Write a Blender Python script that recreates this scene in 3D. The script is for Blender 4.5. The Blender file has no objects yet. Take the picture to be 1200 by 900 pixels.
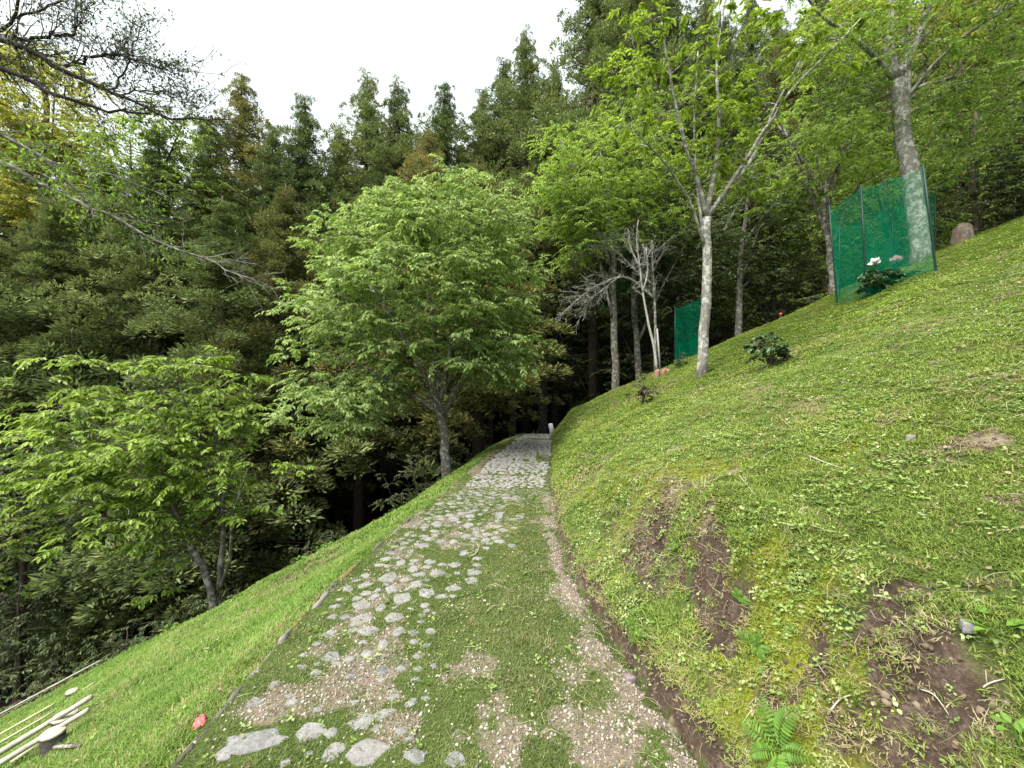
import bpy, math, random
import numpy as np
from mathutils import Vector
R = math.radians
# ------------------------------------------------------------------ camera, sky, sun, exposure
S = bpy.context.scene
F, CX, CY, CAMZ = 460.0, 600.0, 450.0, 1.5
cam_d = bpy.data.cameras.new("camera"); cam = bpy.data.objects.new("camera", cam_d)
S.collection.objects.link(cam); S.camera = cam
cam.location = (0, 0, CAMZ); cam.rotation_euler = (R(90), 0, 0)
cam_d.sensor_width = 36; cam_d.lens = F / 1200 * 36; cam_d.clip_start = 0.05; cam_d.clip_end = 3000
SUN_EL, SUN_AZ = 58, -125         # azimuth: degrees from +Y towards +X
W = bpy.data.worlds.new("World"); S.world = W; W.use_nodes = True
wn, wl = W.node_tree.nodes, W.node_tree.links
bg = wn["Background"]; bg.inputs["Strength"].default_value = 0.078
sky = wn.new("ShaderNodeTexSky"); sky.sky_type = 'NISHITA'; sky.sun_disc = False
sky.sun_elevation = R(SUN_EL); sky.sun_rotation = R(SUN_AZ); sky.dust_density = 3.0; sky.air_density = 1.0
wtc = wn.new("ShaderNodeTexCoord"); wno = wn.new("ShaderNodeTexNoise"); wno.inputs["Scale"].default_value = 2.2
wno.inputs["Detail"].default_value = 5
wr = wn.new("ShaderNodeMapRange"); wr.inputs[1].default_value = 0.2; wr.inputs[2].default_value = 0.7
wr.inputs[3].default_value = 0.72; wr.inputs[4].default_value = 0.97
wmix = wn.new("ShaderNodeMixRGB"); wmix.inputs[2].default_value = (4.9, 5.3, 5.2, 1)   # thin bright cloud over the sky
wl.new(wtc.outputs["Generated"], wno.inputs["Vector"]); wl.new(wno.outputs["Fac"], wr.inputs[0])
wl.new(wr.outputs[0], wmix.inputs[0]); wl.new(sky.outputs[0], wmix.inputs[1]); wl.new(wmix.outputs[0], bg.inputs[0])
sl = bpy.data.lights.new("sun", 'SUN'); sl.energy = 3.4; sl.angle = R(50); sl.color = (1, 0.95, 0.86)
sun = bpy.data.objects.new("sun", sl); S.collection.objects.link(sun)
sd = Vector((math.sin(R(SUN_AZ)) * math.cos(R(SUN_EL)), math.cos(R(SUN_AZ)) * math.cos(R(SUN_EL)), math.sin(R(SUN_EL))))
sun.rotation_euler = sd.to_track_quat('Z', 'Y').to_euler(); sun.location = (0, 0, 60)
S.view_settings.view_transform = 'Standard'; S.view_settings.look = 'None'
S.view_settings.exposure = 1.78; S.view_settings.gamma = 1
S.render.engine = 'CYCLES'; S.cycles.max_bounces = 7; S.cycles.diffuse_bounces = 4; S.cycles.glossy_bounces = 2
S.cycles.transmission_bounces = 4; S.cycles.transparent_max_bounces = 16; S.cycles.use_denoising = True
S.cycles.sample_clamp_indirect = 6

rng = np.random.default_rng(7); random.seed(7)

# ------------------------------------------------------------------ numpy helpers
def _h(i, j, s):
    n = (i.astype(np.int64) * 374761393 + j.astype(np.int64) * 668265263 + s * 974634777) & 0xffffffff
    n = ((n ^ (n >> 13)) * 1274126177) & 0xffffffff
    return ((n ^ (n >> 16)) & 0xffff) / 65535.0
def vn(x, y, s=0):
    x = np.asarray(x, float); y = np.asarray(y, float)
    i = np.floor(x); j = np.floor(y); u = x - i; v = y - j
    u = u * u * (3 - 2 * u); v = v * v * (3 - 2 * v)
    a, b, c, d = _h(i, j, s), _h(i + 1, j, s), _h(i, j + 1, s), _h(i + 1, j + 1, s)
    return (a + (b - a) * u) * (1 - v) + (c + (d - c) * u) * v
def fbm(x, y, sc, octs=4, s=0):
    t = 0; a = 0.5; n = 0
    for o in range(octs):
        t = t + a * vn(x * sc, y * sc, s + o * 17); n += a; a *= .55; sc *= 2.03
    return t / n
def sstep(a, b, x):
    t = np.clip((x - a) / (b - a), 0, 1); return t * t * (3 - 2 * t)
def unit(v): return v / (np.linalg.norm(v, axis=-1, keepdims=True) + 1e-9)

# ------------------------------------------------------------------ the lie of the land
KY = [-3, 0, 1.5, 2.4, 2.9, 3.9, 5.3, 6.0, 7.7, 9.5, 11, 12.5, 16]
KX = [-1.2, -1.28, -1.33, -1.36, -1.33, -1.2, -.95, -.85, -.62, -.3, 0.02, .4, 1.4]
FY = [-3, 0, 1.5, 2.4, 3.2, 3.9, 5.3, 8, 11.5, 16]
FX = [1.1, .95, .80, .60, .50, .48, .58, .86, 1.22, 2.4]
def kerb_x(y): return np.interp(y, KY, KX)
def foot_x(y): return np.interp(y, FY, FX)
CREST = np.array([(-30, 1.0), (-12, 3.2), (-8, 3.9), (-5.6, 4.25), (-4.7, 4.4), (-3.65, 4.65), (-3, 4.9), (-2.3, 5.1), (-1.6, 5.3), (-1.25, 5.8),
                  (-1.0, 7.4), (-.7, 9.0), (-.3, 10.6), (.3, 11.6), (1.2, 11.5), (2.5, 11.2), (4.5, 11.0), (6.4, 10.8), (8.6, 10.4), (10, 9.2),
                  (11.2, 8.6), (14, 8.0), (22, 7.5), (60, 7)])
def crest_q(x, y):
    best = np.full(x.shape, 1e9)
    for (ax, ay), (bx, by) in zip(CREST[:-1], CREST[1:]):
        dx, dy = bx - ax, by - ay; L = dx * dx + dy * dy
        t = np.clip(((x - ax) * dx + (y - ay) * dy) / L, 0, 1)
        best = np.minimum(best, np.hypot(x - ax - t * dx, y - ay - t * dy))
    return np.where(y > np.interp(x, CREST[:, 0], CREST[:, 1]), best, -best)
HOLLOW = [(.90, 2.62, .17, .22, .10), (.82, 2.35, .13, .16, .07), (1.06, 2.08, .12, .16, .10), (1.02, 1.86, .12, .12, .10), (.9, 1.72, .09, .10, .06), (1.36, 1.38, .16, .10, .07), (1.2, 1.12, .17, .10, .08), (1.55, 1.28, .12, .07, .05), (.8, 3.2, .10, .25, .05)]
def hollow(x, y):
    t = np.zeros(x.shape)
    w = (fbm(x, y, 9, 3, 71) - .5) * .8
    for (a, b, rx, ry, s) in HOLLOW: t = np.maximum(t, sstep(1.25, .55, np.sqrt(((x - a) / rx) ** 2 + ((y - b) / ry) ** 2) + w) * s / .10)
    return np.clip(t, 0, 1)
def H(x, y, detail=True):
    x = np.asarray(x, float); y = np.asarray(y, float)
    kx, fx = kerb_x(y), foot_x(y)
    tl = kx - x; tr = x - fx
    z = np.zeros(x.shape)
    z = np.where(tl > 0, -0.05 * sstep(0, .06, tl) - .49 * np.maximum(tl - .15, 0) - .10 * np.minimum(tl, .15), z)
    z = np.where((x < -30), z.min() if z.size and False else np.maximum(z, -14.0), z)
    steep = .06 * sstep(0, .03, tr) + .60 * sstep(-.12, .62, tr) + .45 * np.maximum(tr - .35, 0)
    steep = steep - .60 * float(0.0)
    z = np.where(tr > 0, steep * sstep(-.02, .05, tr) , z)
    z = np.where(tr > 14, z + (.45 * 14 - .45 * tr) * .3, z)
    z = z - .035 * np.exp(-((tr + .02) / .05) ** 2)
    if detail:
        wr_ = sstep(.0, .4, tr)
        z = z + wr_ * ((fbm(x, y, .9, 2, 3) - .5) * .22 + (fbm(x, y, 3.3, 3, 5) - .5) * (.06 + .24 * sstep(.75, .1, np.abs(tr - .4)) * sstep(5.5, 3.2, y)) + (fbm(x, y, 11, 3, 6) - .5) * .05 * sstep(.9, .2, np.abs(tr - .4)) * sstep(5.5, 3.5, y))
        z = z - hollow(x, y) * (.085 + (fbm(x, y, 16, 3, 73) - .5) * .12)
        wl_ = sstep(.0, .5, tl)
        z = z + wl_ * ((fbm(x, y, 1.1, 2, 11) - .5) * .12 + (fbm(x, y, 6, 2, 12) - .5) * .03)
        z = z + (1 - wr_) * (1 - wl_) * ((fbm(x, y, 2.0, 2, 21) - .5) * .035)
    q = crest_q(x, y)
    qp = np.maximum(q, 0)
    drop = np.where(qp < 1.5, .30 * qp ** 2, .675 + .9 * (qp - 1.5))
    far = -7.2 + 6.0 * sstep(-9, 3, x) + .40 * np.maximum(x - 3, 0) + .16 * np.maximum(y - 16, 0) + (fbm(x, y, .25, 3, 31) - .5) * 1.2
    far = np.minimum(far, 60 + .0 * x)
    zz = z - drop
    k = .6
    sm = np.maximum(zz, far) + k * .25 * np.maximum(1 - np.abs(zz - far) / k, 0) ** 2
    return np.where(q > 0, np.where(far > z, np.minimum(sm, z + .3 * qp), sm), z)
def Hs(x, y): return float(H(np.array([x]), np.array([y]))[0])
def pix(u, v, dmin=.7):                 # the point of ground seen at a pixel
    d = np.arange(dmin, 40, .01); x = (u - CX) / F * d; z = CAMZ - (v - CY) / F * d
    h = H(x, d); hit = np.nonzero(z < h)[0]
    if len(hit) and d[hit[0]] < 12.8: i = hit[0]
    else: k = (d > 4) & (d < 12.5); i = int(np.nonzero(k)[0][np.argmin(((z - h) / d)[k])])     # just over the brow: the nearest point of the brow itself
    return np.array([x[i], d[i], float(H(x[i:i+1], d[i:i+1])[0])])
def at(u, v, d): return np.array([(u - CX) / F * d, d, CAMZ - (v - CY) / F * d])
def normal(x, y, e=.04):
    hx = (H(x + e, y) - H(x - e, y)) / (2 * e); hy = (H(x, y + e) - H(x, y - e)) / (2 * e)
    return unit(np.stack([-hx, -hy, np.ones_like(hx)], -1))

# bare soil, gravel, moss: one set of masks drives both the ground colour and where things grow
_cache = {}
def blobs(lst):
    out = []
    for (u, v, ru, rv, s) in lst:
        p = pix(u, v); d = p[1]; 
        slope = .42 if u > 700 else 0
        ry = max(.08, rv / F * d * d / max(CAMZ, .1)) if u < 700 else max(.10, rv / F * d * 1.4)
        out.append((p[0], p[1], max(.05, ru / F * d), min(ry, 1.0), s))
    return out
GRAVEL = blobs([(430, 785, 38, 26, 1.1), (400, 815, 70, 14, 1.1), (330, 830, 50, 9, .9), (385, 755, 22, 22, .7), (455, 745, 14, 18, .8), (560, 780, 40, 16, .75), (545, 770, 20, 22, .4), (600, 870, 46, 22, .75),
                (655, 790, 26, 22, .6), (690, 760, 14, 26, .7), (670, 700, 14, 26, .8), (700, 860, 60, 30, .75), (790, 870, 40, 36, .6), (650, 640, 10, 20, .9), (480, 850, 30, 16, .6), (530, 870, 22, 22, .7), (650, 600, 7, 20, .8),
                (740, 800, 20, 26, .6), (470, 690, 30, 8, .4), (440, 700, 18, 20, .6), (420, 730, 20, 20, .7)])
BARE = blobs([(770, 630, 34, 26, .9), (835, 660, 20, 32, .8), (845, 715, 24, 34, 1.0), (800, 690, 30, 24, .5), (1050, 720, 44, 26, .95), (1085, 820, 46, 46, 1.0), (990, 700, 44, 20, .55), (1035, 690, 50, 16, .6),
              (1060, 402, 22, 6, 1.0), (1180, 348, 26, 6, 1.0), (855, 372, 22, 7, .9), (1040, 490, 46, 9, .6), (1110, 535, 60, 10, .75), (1180, 590, 30, 20, .7), (950, 650, 46, 16, .6), (690, 540, 12, 40, .7),
              (770, 455, 22, 8, .9), (1020, 370, 40, 5, .6), (370, 665, 26, 14, 2.4), (1130, 700, 30, 40, .3), (980, 800, 40, 40, .6), (900, 800, 30, 50, .4)])
MOSS = blobs([(760, 580, 60, 16, 1.), (735, 555, 50, 26, .7), (900, 720, 26, 60, 1.0), (890, 680, 20, 20, .9), (820, 870, 50, 30, .5), (840, 800, 40, 40, .6), (800, 560, 50, 16, .8), (1000, 520, 90, 12, .35),
              (930, 870, 30, 30, .8), (900, 780, 24, 30, .8), (680, 580, 16, 30, .5), (950, 690, 50, 14, .6), (700, 620, 20, 20, .4)])
def bl(x, y, lst):
    t = np.zeros(x.shape)
    for (bx, by, rx, ry, s) in lst: t = np.maximum(t, s * np.exp(-(((x - bx) / rx) ** 2 + ((y - by) / ry) ** 2) * .7))
    return t
def masks(x, y):
    fx, kx = foot_x(y), kerb_x(y)
    tr, tl = x - fx, kx - x
    on = (tr < 0) & (tl < 0)
    n1 = fbm(x, y, 3.5, 4, 41); n2 = fbm(x, y, 9, 3, 47); n3 = fbm(x, y, 1.3, 3, 53)
    grav = np.where(on, bl(x, y, GRAVEL), 0)
    grav = np.maximum(grav, np.where(on, .50 * np.exp(-((tr + .14) / .10) ** 2) * sstep(6, 2.5, y), 0))
    strip = np.exp(-((x - .14 - .03 * (y - 3)) / .13) ** 2) * sstep(9, 7, y)
    grav = (grav + np.where(on, .10, 0)) * (1 - .7 * strip) + np.where(on, .30 * sstep(2.6, 6, y) * (1 - strip), 0)
    n4 = fbm(x, y, 22, 2, 59)
    grav = sstep(.30, .72, grav + (n1 - .5) * 1.3 + (n2 - .5) * .9 + (n4 - .5) * .5 + np.where(on & (y > 2.3), .09 * sstep(kx + 1.0, kx + .5, x), 0))
    gut = np.where(on | (tr < .05), np.exp(-((tr + .0) / .030) ** 2) * sstep(8, 5, y) * (tl < 0), 0) * np.clip(.5 + n1, 0, 1.1)
    grav = grav * (1 - .95 * np.clip(gut * 1.6, 0, 1))
    bare = np.where(tr > .02, bl(x, y, BARE), 0) + np.where(tl > 0, bl(x, y, BARE), 0)
    bare = sstep(.38, .85, bare * .9 + (n1 - .5) * 1.2 + (n2 - .5) * .9 + (n4 - .5) * .6 + np.where(tr > 0, .04, -.1))
    bare = np.maximum(np.maximum(bare, hollow(x, y) * .9), np.clip(gut * 1.3, 0, 1))
    lip = np.exp(-((tr - .02) / .04) ** 2) * sstep(8, 4.5, y) * sstep(.15, .5, n1 + .1)       # the cut soil edge at the foot of the bank
    bare = np.maximum(bare, lip)
    bare = np.maximum(bare, np.where(tl > 0, .8 * np.exp(-((tl - .03) / .05) ** 2) * n1 * 1.3, 0))
    moss = np.where(tr > .05, bl(x, y, MOSS), 0); moss = sstep(.3, .95, moss * .9 + (n1 - .5) * 1.2 + (n2 - .5) * .8 + np.where(tr > 0, .20 * sstep(3.5, 1.5, y) + .08, -.4))
    dry = np.where(tr > 0, sstep(.53, .72, n3 * .6 + n1 * .4 + .03), sstep(.56, .75, n3 * .5 + n2 * .5))
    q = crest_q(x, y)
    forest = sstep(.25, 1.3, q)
    return grav, bare, moss, dry, forest

# ------------------------------------------------------------------ object helpers
def mk(name, V, polys, mat=None, parent=None, smooth=False, attrs=None, link=True):
    """polys: list of (n,k) index arrays (one k each)"""
    me = bpy.data.meshes.new(name)
    V = np.asarray(V, np.float32); me.vertices.add(len(V)); me.vertices.foreach_set("co", V.ravel())
    idx = np.concatenate([np.asarray(p).ravel() for p in polys]).astype(np.int32)
    tot = np.concatenate([np.full(len(p), np.asarray(p).shape[1]) for p in polys]).astype(np.int32)
    st = np.concatenate([[0], np.cumsum(tot)[:-1]]).astype(np.int32)
    me.loops.add(len(idx)); me.loops.foreach_set("vertex_index", idx)
    me.polygons.add(len(tot)); me.polygons.foreach_set("loop_start", st); me.polygons.foreach_set("loop_total", tot)
    if smooth: me.polygons.foreach_set("use_smooth", np.ones(len(tot), bool))
    if attrs:
        for k, a in attrs.items():
            at_ = me.attributes.new(k, 'FLOAT', 'POINT'); at_.data.foreach_set("value", np.asarray(a, np.float32))
    me.update(); me.validate()
    if mat: me.materials.append(mat)
    o = bpy.data.objects.new(name, me)
    if link: S.collection.objects.link(o)
    if parent: o.parent = parent
    return o
def thing(name, label, cat, loc=(0, 0, 0), group=None, rz=0):
    o = bpy.data.objects.new(name, None); S.collection.objects.link(o); o.location = [float(c) for c in loc]; o.rotation_euler.z = rz
    o.empty_display_size = .2
    tag(o, label, cat, group); return o
def tag(o, label, cat, group=None):
    o["label"] = label; o["category"] = cat
    if group: o["group"] = group
    return o
def child(o, p):
    o.parent = p; return o
def copy_tree(o, loc, label=None, rz=0, sc=1, group=None):
    r = o.copy(); S.collection.objects.link(r); r.location = [float(c) for c in loc]; r.rotation_euler.z = rz; r.scale = (sc,) * 3 if not hasattr(sc, '__len__') else sc
    if label: r["label"] = label
    if group: r["group"] = group
    for c in list(o.children):
        d = c.copy(); S.collection.objects.link(d); d.parent = r
    return r
def tube(pts, rad, n=6, cap=True):
    pts = np.asarray(pts, float); rad = np.asarray(rad, float); m = len(pts)
    t = np.gradient(pts, axis=0); t = unit(t)
    ref = np.tile(np.array([0., 0, 1]), (m, 1)); par = np.abs(t[:, 2]) > .9; 
    if par.mean() > .3: ref[:] = (1, 0, 0)
    a = unit(np.cross(t, ref)); b = np.cross(t, a)
    th = np.linspace(0, 2 * np.pi, n, endpoint=False)
    V = (pts[:, None] + rad[:, None, None] * (np.cos(th)[None, :, None] * a[:, None] + np.sin(th)[None, :, None] * b[:, None])).reshape(-1, 3)
    i = np.arange(m - 1)[:, None] * n; j = np.arange(n)[None]; j2 = (j + 1) % n
    Q = np.stack([i + j, i + j2, i + n + j2, i + n + j], -1).reshape(-1, 4)
    return V, Q, [np.arange(n)[::-1][None], (np.arange(n) + (m - 1) * n)[None]] if cap else []
class MB:
    def __init__(s): s.V = []; s.P = {}; s.n = 0
    def add(s, V, polys):
        for p in polys:
            p = np.asarray(p); s.P.setdefault(p.shape[1], []).append(p + s.n)
        s.V.append(np.asarray(V, float)); s.n += len(V)
    def tube(s, pts, rad, n=6, cap=True):
        V, Q, c = tube(pts, rad, n, cap); s.add(V, [Q] + c)
    def build(s, name, mat, parent=None, smooth=False, attrs=None, link=True):
        return mk(name, np.concatenate(s.V), [np.concatenate(v) for v in s.P.values()], mat, parent, smooth, attrs, link)
def curve(p0, p1, bend=(0, 0, 0), n=6, wob=0.0, rg=None):
    p0, p1 = np.asarray(p0, float), np.asarray(p1, float); t = np.linspace(0, 1, n)[:, None]
    P = p0 + (p1 - p0) * t + np.asarray(bend, float) * (4 * t * (1 - t))
    if wob:
        w = (rg or rng).normal(0, wob, P.shape); w[0] = 0; w[-1] = 0; P = P + w
    return P
def resample(P, n):
    P = np.asarray(P, float); s = np.concatenate([[0], np.cumsum(np.linalg.norm(np.diff(P, axis=0), axis=1))])
    t = np.linspace(0, s[-1], n); Q = np.stack([np.interp(t, s, P[:, k]) for k in range(3)], -1)
    for _ in range(2): Q[1:-1] = (Q[:-2] + 2 * Q[1:-1] + Q[2:]) / 4
    return Q

# ------------------------------------------------------------------ materials
def newmat(name):
    m = bpy.data.materials.new(name); m.use_nodes = True; m.node_tree.nodes.clear()
    o = m.node_tree.nodes.new("ShaderNodeOutputMaterial"); return m, m.node_tree.nodes, m.node_tree.links, o
def ramp(n, stops):
    r = n.new("ShaderNodeValToRGB"); e = r.color_ramp.elements
    while len(e) > 1: e.remove(e[-1])
    e[0].position = stops[0][0]; e[0].color = (*stops[0][1], 1)
    for p, c in stops[1:]:
        x = e.new(p); x.color = (*c, 1)
    return r
def noise(n, l, vec, scale, detail=4, rough=.6):
    t = n.new("ShaderNodeTexNoise"); t.inputs["Scale"].default_value = scale; t.inputs["Detail"].default_value = detail
    t.inputs["Roughness"].default_value = rough
    if vec is not None: l.new(vec, t.inputs["Vector"])
    return t
def mixc(n, l, fac, a, b, mode='MIX'):
    m = n.new("ShaderNodeMixRGB"); m.blend_type = mode
    for i, v in ((0, fac), (1, a), (2, b)):
        if hasattr(v, 'links'): l.new(v, m.inputs[i])
        elif isinstance(v, (int, float)): m.inputs[i].default_value = v
        else: m.inputs[i].default_value = (*v, 1)
    return m.outputs[0]
def mathn(n, l, op, a, b=None, clamp=False):
    m = n.new("ShaderNodeMath"); m.operation = op; m.use_clamp = clamp
    for i, v in ((0, a), (1, b)):
        if v is None: continue
        if hasattr(v, 'links'): l.new(v, m.inputs[i])
        else: m.inputs[i].default_value = v
    return m.outputs[0]
def leafmat(name, cols, trans=.35, rough=.5, clump=.6, instancer=False, spec=.25):
    """cols: ramp stops over a per-leaf random and a slow noise in the crown"""
    m, n, l, o = newmat(name)
    g = n.new("ShaderNodeNewGeometry"); oi = n.new("ShaderNodeObjectInfo")
    nz = noise(n, l, g.outputs["Position"], clump, 2)
    a = mathn(n, l, 'MULTIPLY', g.outputs["Random Per Island"], .45)
    b = mathn(n, l, 'MULTIPLY', nz.outputs["Fac"], .75)
    c = mathn(n, l, 'ADD', a, b); c = mathn(n, l, 'ADD', c, mathn(n, l, 'MULTIPLY', mathn(n, l, 'SUBTRACT', oi.outputs["Random"], .5), .25))
    c = mathn(n, l, 'SUBTRACT', c, .1)
    rp = ramp(n, cols); l.new(c, rp.inputs[0]); col = rp.outputs[0]
    if instancer:
        at_ = n.new("ShaderNodeAttribute"); at_.attribute_type = 'INSTANCER'; at_.attribute_name = "tint"
        col = mixc(n, l, g.outputs["Random Per Island"], at_.outputs["Color"], mixc(n, l, 1.0, at_.outputs["Color"], (.72, .8, .7), 'MULTIPLY'))
    p = n.new("ShaderNodeBsdfPrincipled"); p.inputs["Roughness"].default_value = rough; l.new(col, p.inputs["Base Color"])
    p.inputs["Specular IOR Level"].default_value = spec
    t = n.new("ShaderNodeBsdfTranslucent"); l.new(mixc(n, l, 1.0, col, (1.05, 1.1, .75), 'MULTIPLY'), t.inputs["Color"])
    mx = n.new("ShaderNodeMixShader"); mx.inputs[0].default_value = trans
    l.new(p.outputs[0], mx.inputs[1]); l.new(t.outputs[0], mx.inputs[2]); l.new(mx.outputs[0], o.inputs[0]); return m
def barkmat(name, a, b, patch=None, sc=14, bump=.5):
    m, n, l, o = newmat(name)
    tc = n.new("ShaderNodeTexCoord"); mp = n.new("ShaderNodeMapping"); mp.inputs["Scale"].default_value = (1, 1, .35); l.new(tc.outputs["Object"], mp.inputs[0])
    nz = noise(n, l, mp.outputs[0], sc, 6, .7); rp = ramp(n, [(.3, a), (.7, b)]); l.new(nz.outputs[0], rp.inputs[0]); col = rp.outputs[0]
    if patch:
        n2 = noise(n, l, tc.outputs["Object"], 9, 4, .75); r2 = ramp(n, [(.5, (0, 0, 0)), (.58, (1, 1, 1))]); l.new(n2.outputs[0], r2.inputs[0])
        col = mixc(n, l, r2.outputs[0], col, patch)
    p = n.new("ShaderNodeBsdfPrincipled"); p.inputs["Roughness"].default_value = .9; p.inputs["Specular IOR Level"].default_value = .15; l.new(col, p.inputs["Base Color"])
    bp = n.new("ShaderNodeBump"); bp.inputs["Strength"].default_value = bump; bp.inputs["Distance"].default_value = .02; l.new(nz.outputs[0], bp.inputs["Height"]); l.new(bp.outputs[0], p.inputs["Normal"])
    l.new(p.outputs[0], o.inputs[0]); return m
def plain(name, a, b, sc=20, rough=.7, bump=.2, spec=.3, island=False, co="Object"):
    m, n, l, o = newmat(name); tc = n.new("ShaderNodeTexCoord")
    nz = noise(n, l, tc.outputs[co], sc, 6, .65); rp = ramp(n, [(.3, a), (.7, b)])
    if island:
        g = n.new("ShaderNodeNewGeometry"); oi = n.new("ShaderNodeObjectInfo")
        f = mathn(n, l, 'ADD', mathn(n, l, 'MULTIPLY', nz.outputs[0], .5), mathn(n, l, 'MULTIPLY', mathn(n, l, 'FRACT', mathn(n, l, 'ADD', g.outputs["Random Per Island"], oi.outputs["Random"])), .5))
        l.new(f, rp.inputs[0])
    else: l.new(nz.outputs[0], rp.inputs[0])
    p = n.new("ShaderNodeBsdfPrincipled"); p.inputs["Roughness"].default_value = rough; p.inputs["Specular IOR Level"].default_value = spec; l.new(rp.outputs[0], p.inputs["Base Color"])
    bp = n.new("ShaderNodeBump"); bp.inputs["Strength"].default_value = bump; bp.inputs["Distance"].default_value = .01; l.new(nz.outputs[0], bp.inputs["Height"]); l.new(bp.outputs[0], p.inputs["Normal"])
    l.new(p.outputs[0], o.inputs[0]); return m

def groundmat(name, is_path=False):
    m, n, l, o = newmat(name); g = n.new("ShaderNodeNewGeometry"); P = g.outputs["Position"]
    def A(k):
        a = n.new("ShaderNodeAttribute"); a.attribute_name = k; return a.outputs["Fac"]
    f = noise(n, l, P, 60, 5, .7); f2 = noise(n, l, P, 9, 5, .7); f3 = noise(n, l, P, 260, 3, .7)
    thatch = ramp(n, [(.3, (.026, .032, .010)), (.55, (.055, .085, .018)), (.75, (.12, .13, .045))]); l.new(f.outputs[0], thatch.inputs[0])
    dryc = ramp(n, [(.3, (.07, .055, .03)), (.6, (.17, .15, .075)), (.8, (.30, .26, .15))]); l.new(f.outputs[0], dryc.inputs[0])
    soil = ramp(n, [(.3, (.014, .010, .008)), (.5, (.052, .037, .028)), (.72, (.16, .12, .10))]); l.new(mixc(n, l, .5, f.outputs[0], f2.outputs[0]), soil.inputs[0])
    grav = ramp(n, [(.3, (.06, .046, .035)), (.5, (.165, .130, .105)), (.7, (.31, .26, .225))]); l.new(mixc(n, l, .5, f.outputs[0], f3.outputs[0]), grav.inputs[0])
    moss = ramp(n, [(.3, (.04, .05, .008)), (.6, (.14, .16, .015)), (.8, (.26, .26, .03))]); l.new(f.outputs[0], moss.inputs[0])
    litter = ramp(n, [(.3, (.006, .0045, .003)), (.55, (.016, .012, .008)), (.8, (.034, .026, .018))]); l.new(f2.outputs[0], litter.inputs[0])  # forest floor litter, darkened to paint in the shade under the trees
    def sharp(k):
        r = n.new("ShaderNodeMapRange"); r.inputs[1].default_value = .35; r.inputs[2].default_value = .75
        l.new(mathn(n, l, 'ADD', A(k), mathn(n, l, 'MULTIPLY', mathn(n, l, 'SUBTRACT', f.outputs[0], .5), .5)), r.inputs[0]); return r.outputs[0]
    c = mixc(n, l, mathn(n, l, 'MULTIPLY', sharp("dry"), .7), thatch.outputs[0], dryc.outputs[0])
    c = mixc(n, l, sharp("moss"), c, moss.outputs[0]); c = mixc(n, l, sharp("bare"), c, soil.outputs[0])
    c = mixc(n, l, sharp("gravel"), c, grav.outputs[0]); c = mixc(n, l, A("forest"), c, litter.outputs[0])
    p = n.new("ShaderNodeBsdfPrincipled"); p.inputs["Roughness"].default_value = .95; p.inputs["Specular IOR Level"].default_value = .1; l.new(c, p.inputs["Base Color"])
    bp = n.new("ShaderNodeBump"); bp.inputs["Strength"].default_value = .9; bp.inputs["Distance"].default_value = .012
    l.new(mathn(n, l, 'ADD', f.outputs[0], mathn(n, l, 'MULTIPLY', f3.outputs[0], .3)), bp.inputs["Height"]); l.new(bp.outputs[0], p.inputs["Normal"])
    l.new(p.outputs[0], o.inputs[0]); return m

M_ground = groundmat("ground_soil")
M_grass = leafmat("grass_blade", [(0, (.1, .1, .1)), (1, (.2, .2, .2))], trans=.3, instancer=True, spec=.2)
M_leaf_mid = leafmat("leaf_fresh_green", [(.1, (.065, .12, .028)), (.45, (.18, .27, .075)), (.85, (.38, .48, .18))], .42, clump=1.3)
M_leaf_left = leafmat("leaf_spring_green", [(.1, (.06, .115, .020)), (.45, (.165, .255, .045)), (.85, (.34, .42, .10))], .5, clump=1.3)
M_leaf_lime = leafmat("leaf_lime", [(.1, (.09, .15, .018)), (.45, (.20, .29, .035)), (.85, (.36, .43, .08))], .5, clump=1.1)
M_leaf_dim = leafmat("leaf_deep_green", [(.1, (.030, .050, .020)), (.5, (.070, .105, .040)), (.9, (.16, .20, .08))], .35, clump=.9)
M_leaf_light = leafmat("leaf_light_green", [(.1, (.075, .14, .020)), (.45, (.20, .31, .050)), (.85, (.39, .49, .12))], .55, clump=1.1)
M_leaf_fresh = leafmat("leaf_bright_spring", [(.1, (.10, .165, .02)), (.45, (.24, .35, .055)), (.85, (.46, .56, .13))], .40, clump=1.6)
M_leaf_sunlit = leafmat("leaf_sunlit_yellow", [(.1, (.18, .21, .03)), (.5, (.36, .37, .06)), (.9, (.55, .45, .16))], .45, clump=.9)  # yellow put into the leaf colour to stand for low sun on the foliage
M_leaf_maple = leafmat("leaf_small_dark", [(.1, (.035, .045, .030)), (.5, (.075, .09, .05)), (.9, (.15, .18, .07))], .5, clump=2)
M_cedar = leafmat("cedar_foliage", [(.1, (.055, .085, .036)), (.4, (.130, .175, .070)), (.65, (.22, .26, .10)), (.95, (.34, .36, .15))], .25, rough=.7, clump=.45, spec=.1)
M_cedar_b = leafmat("cedar_foliage_brown", [(.1, (.075, .090, .038)), (.4, (.16, .175, .064)), (.65, (.26, .25, .09)), (.95, (.40, .32, .15))], .25, rough=.7, clump=.45, spec=.1)
M_bark = barkmat("bark_grey", (.04, .034, .028), (.14, .125, .11), (.24, .24, .215))
M_bark_pale = barkmat("bark_pale_lichen", (.085, .078, .068), (.23, .22, .20), (.36, .36, .335), sc=18)
M_bark_dark = barkmat("bark_dark", (.030, .022, .017), (.10, .078, .06))
M_bark_white = barkmat("bark_bleached", (.20, .19, .18), (.43, .42, .40), sc=22)
M_twig_purple = barkmat("bark_purple_grey", (.022, .017, .018), (.065, .055, .056))

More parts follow.
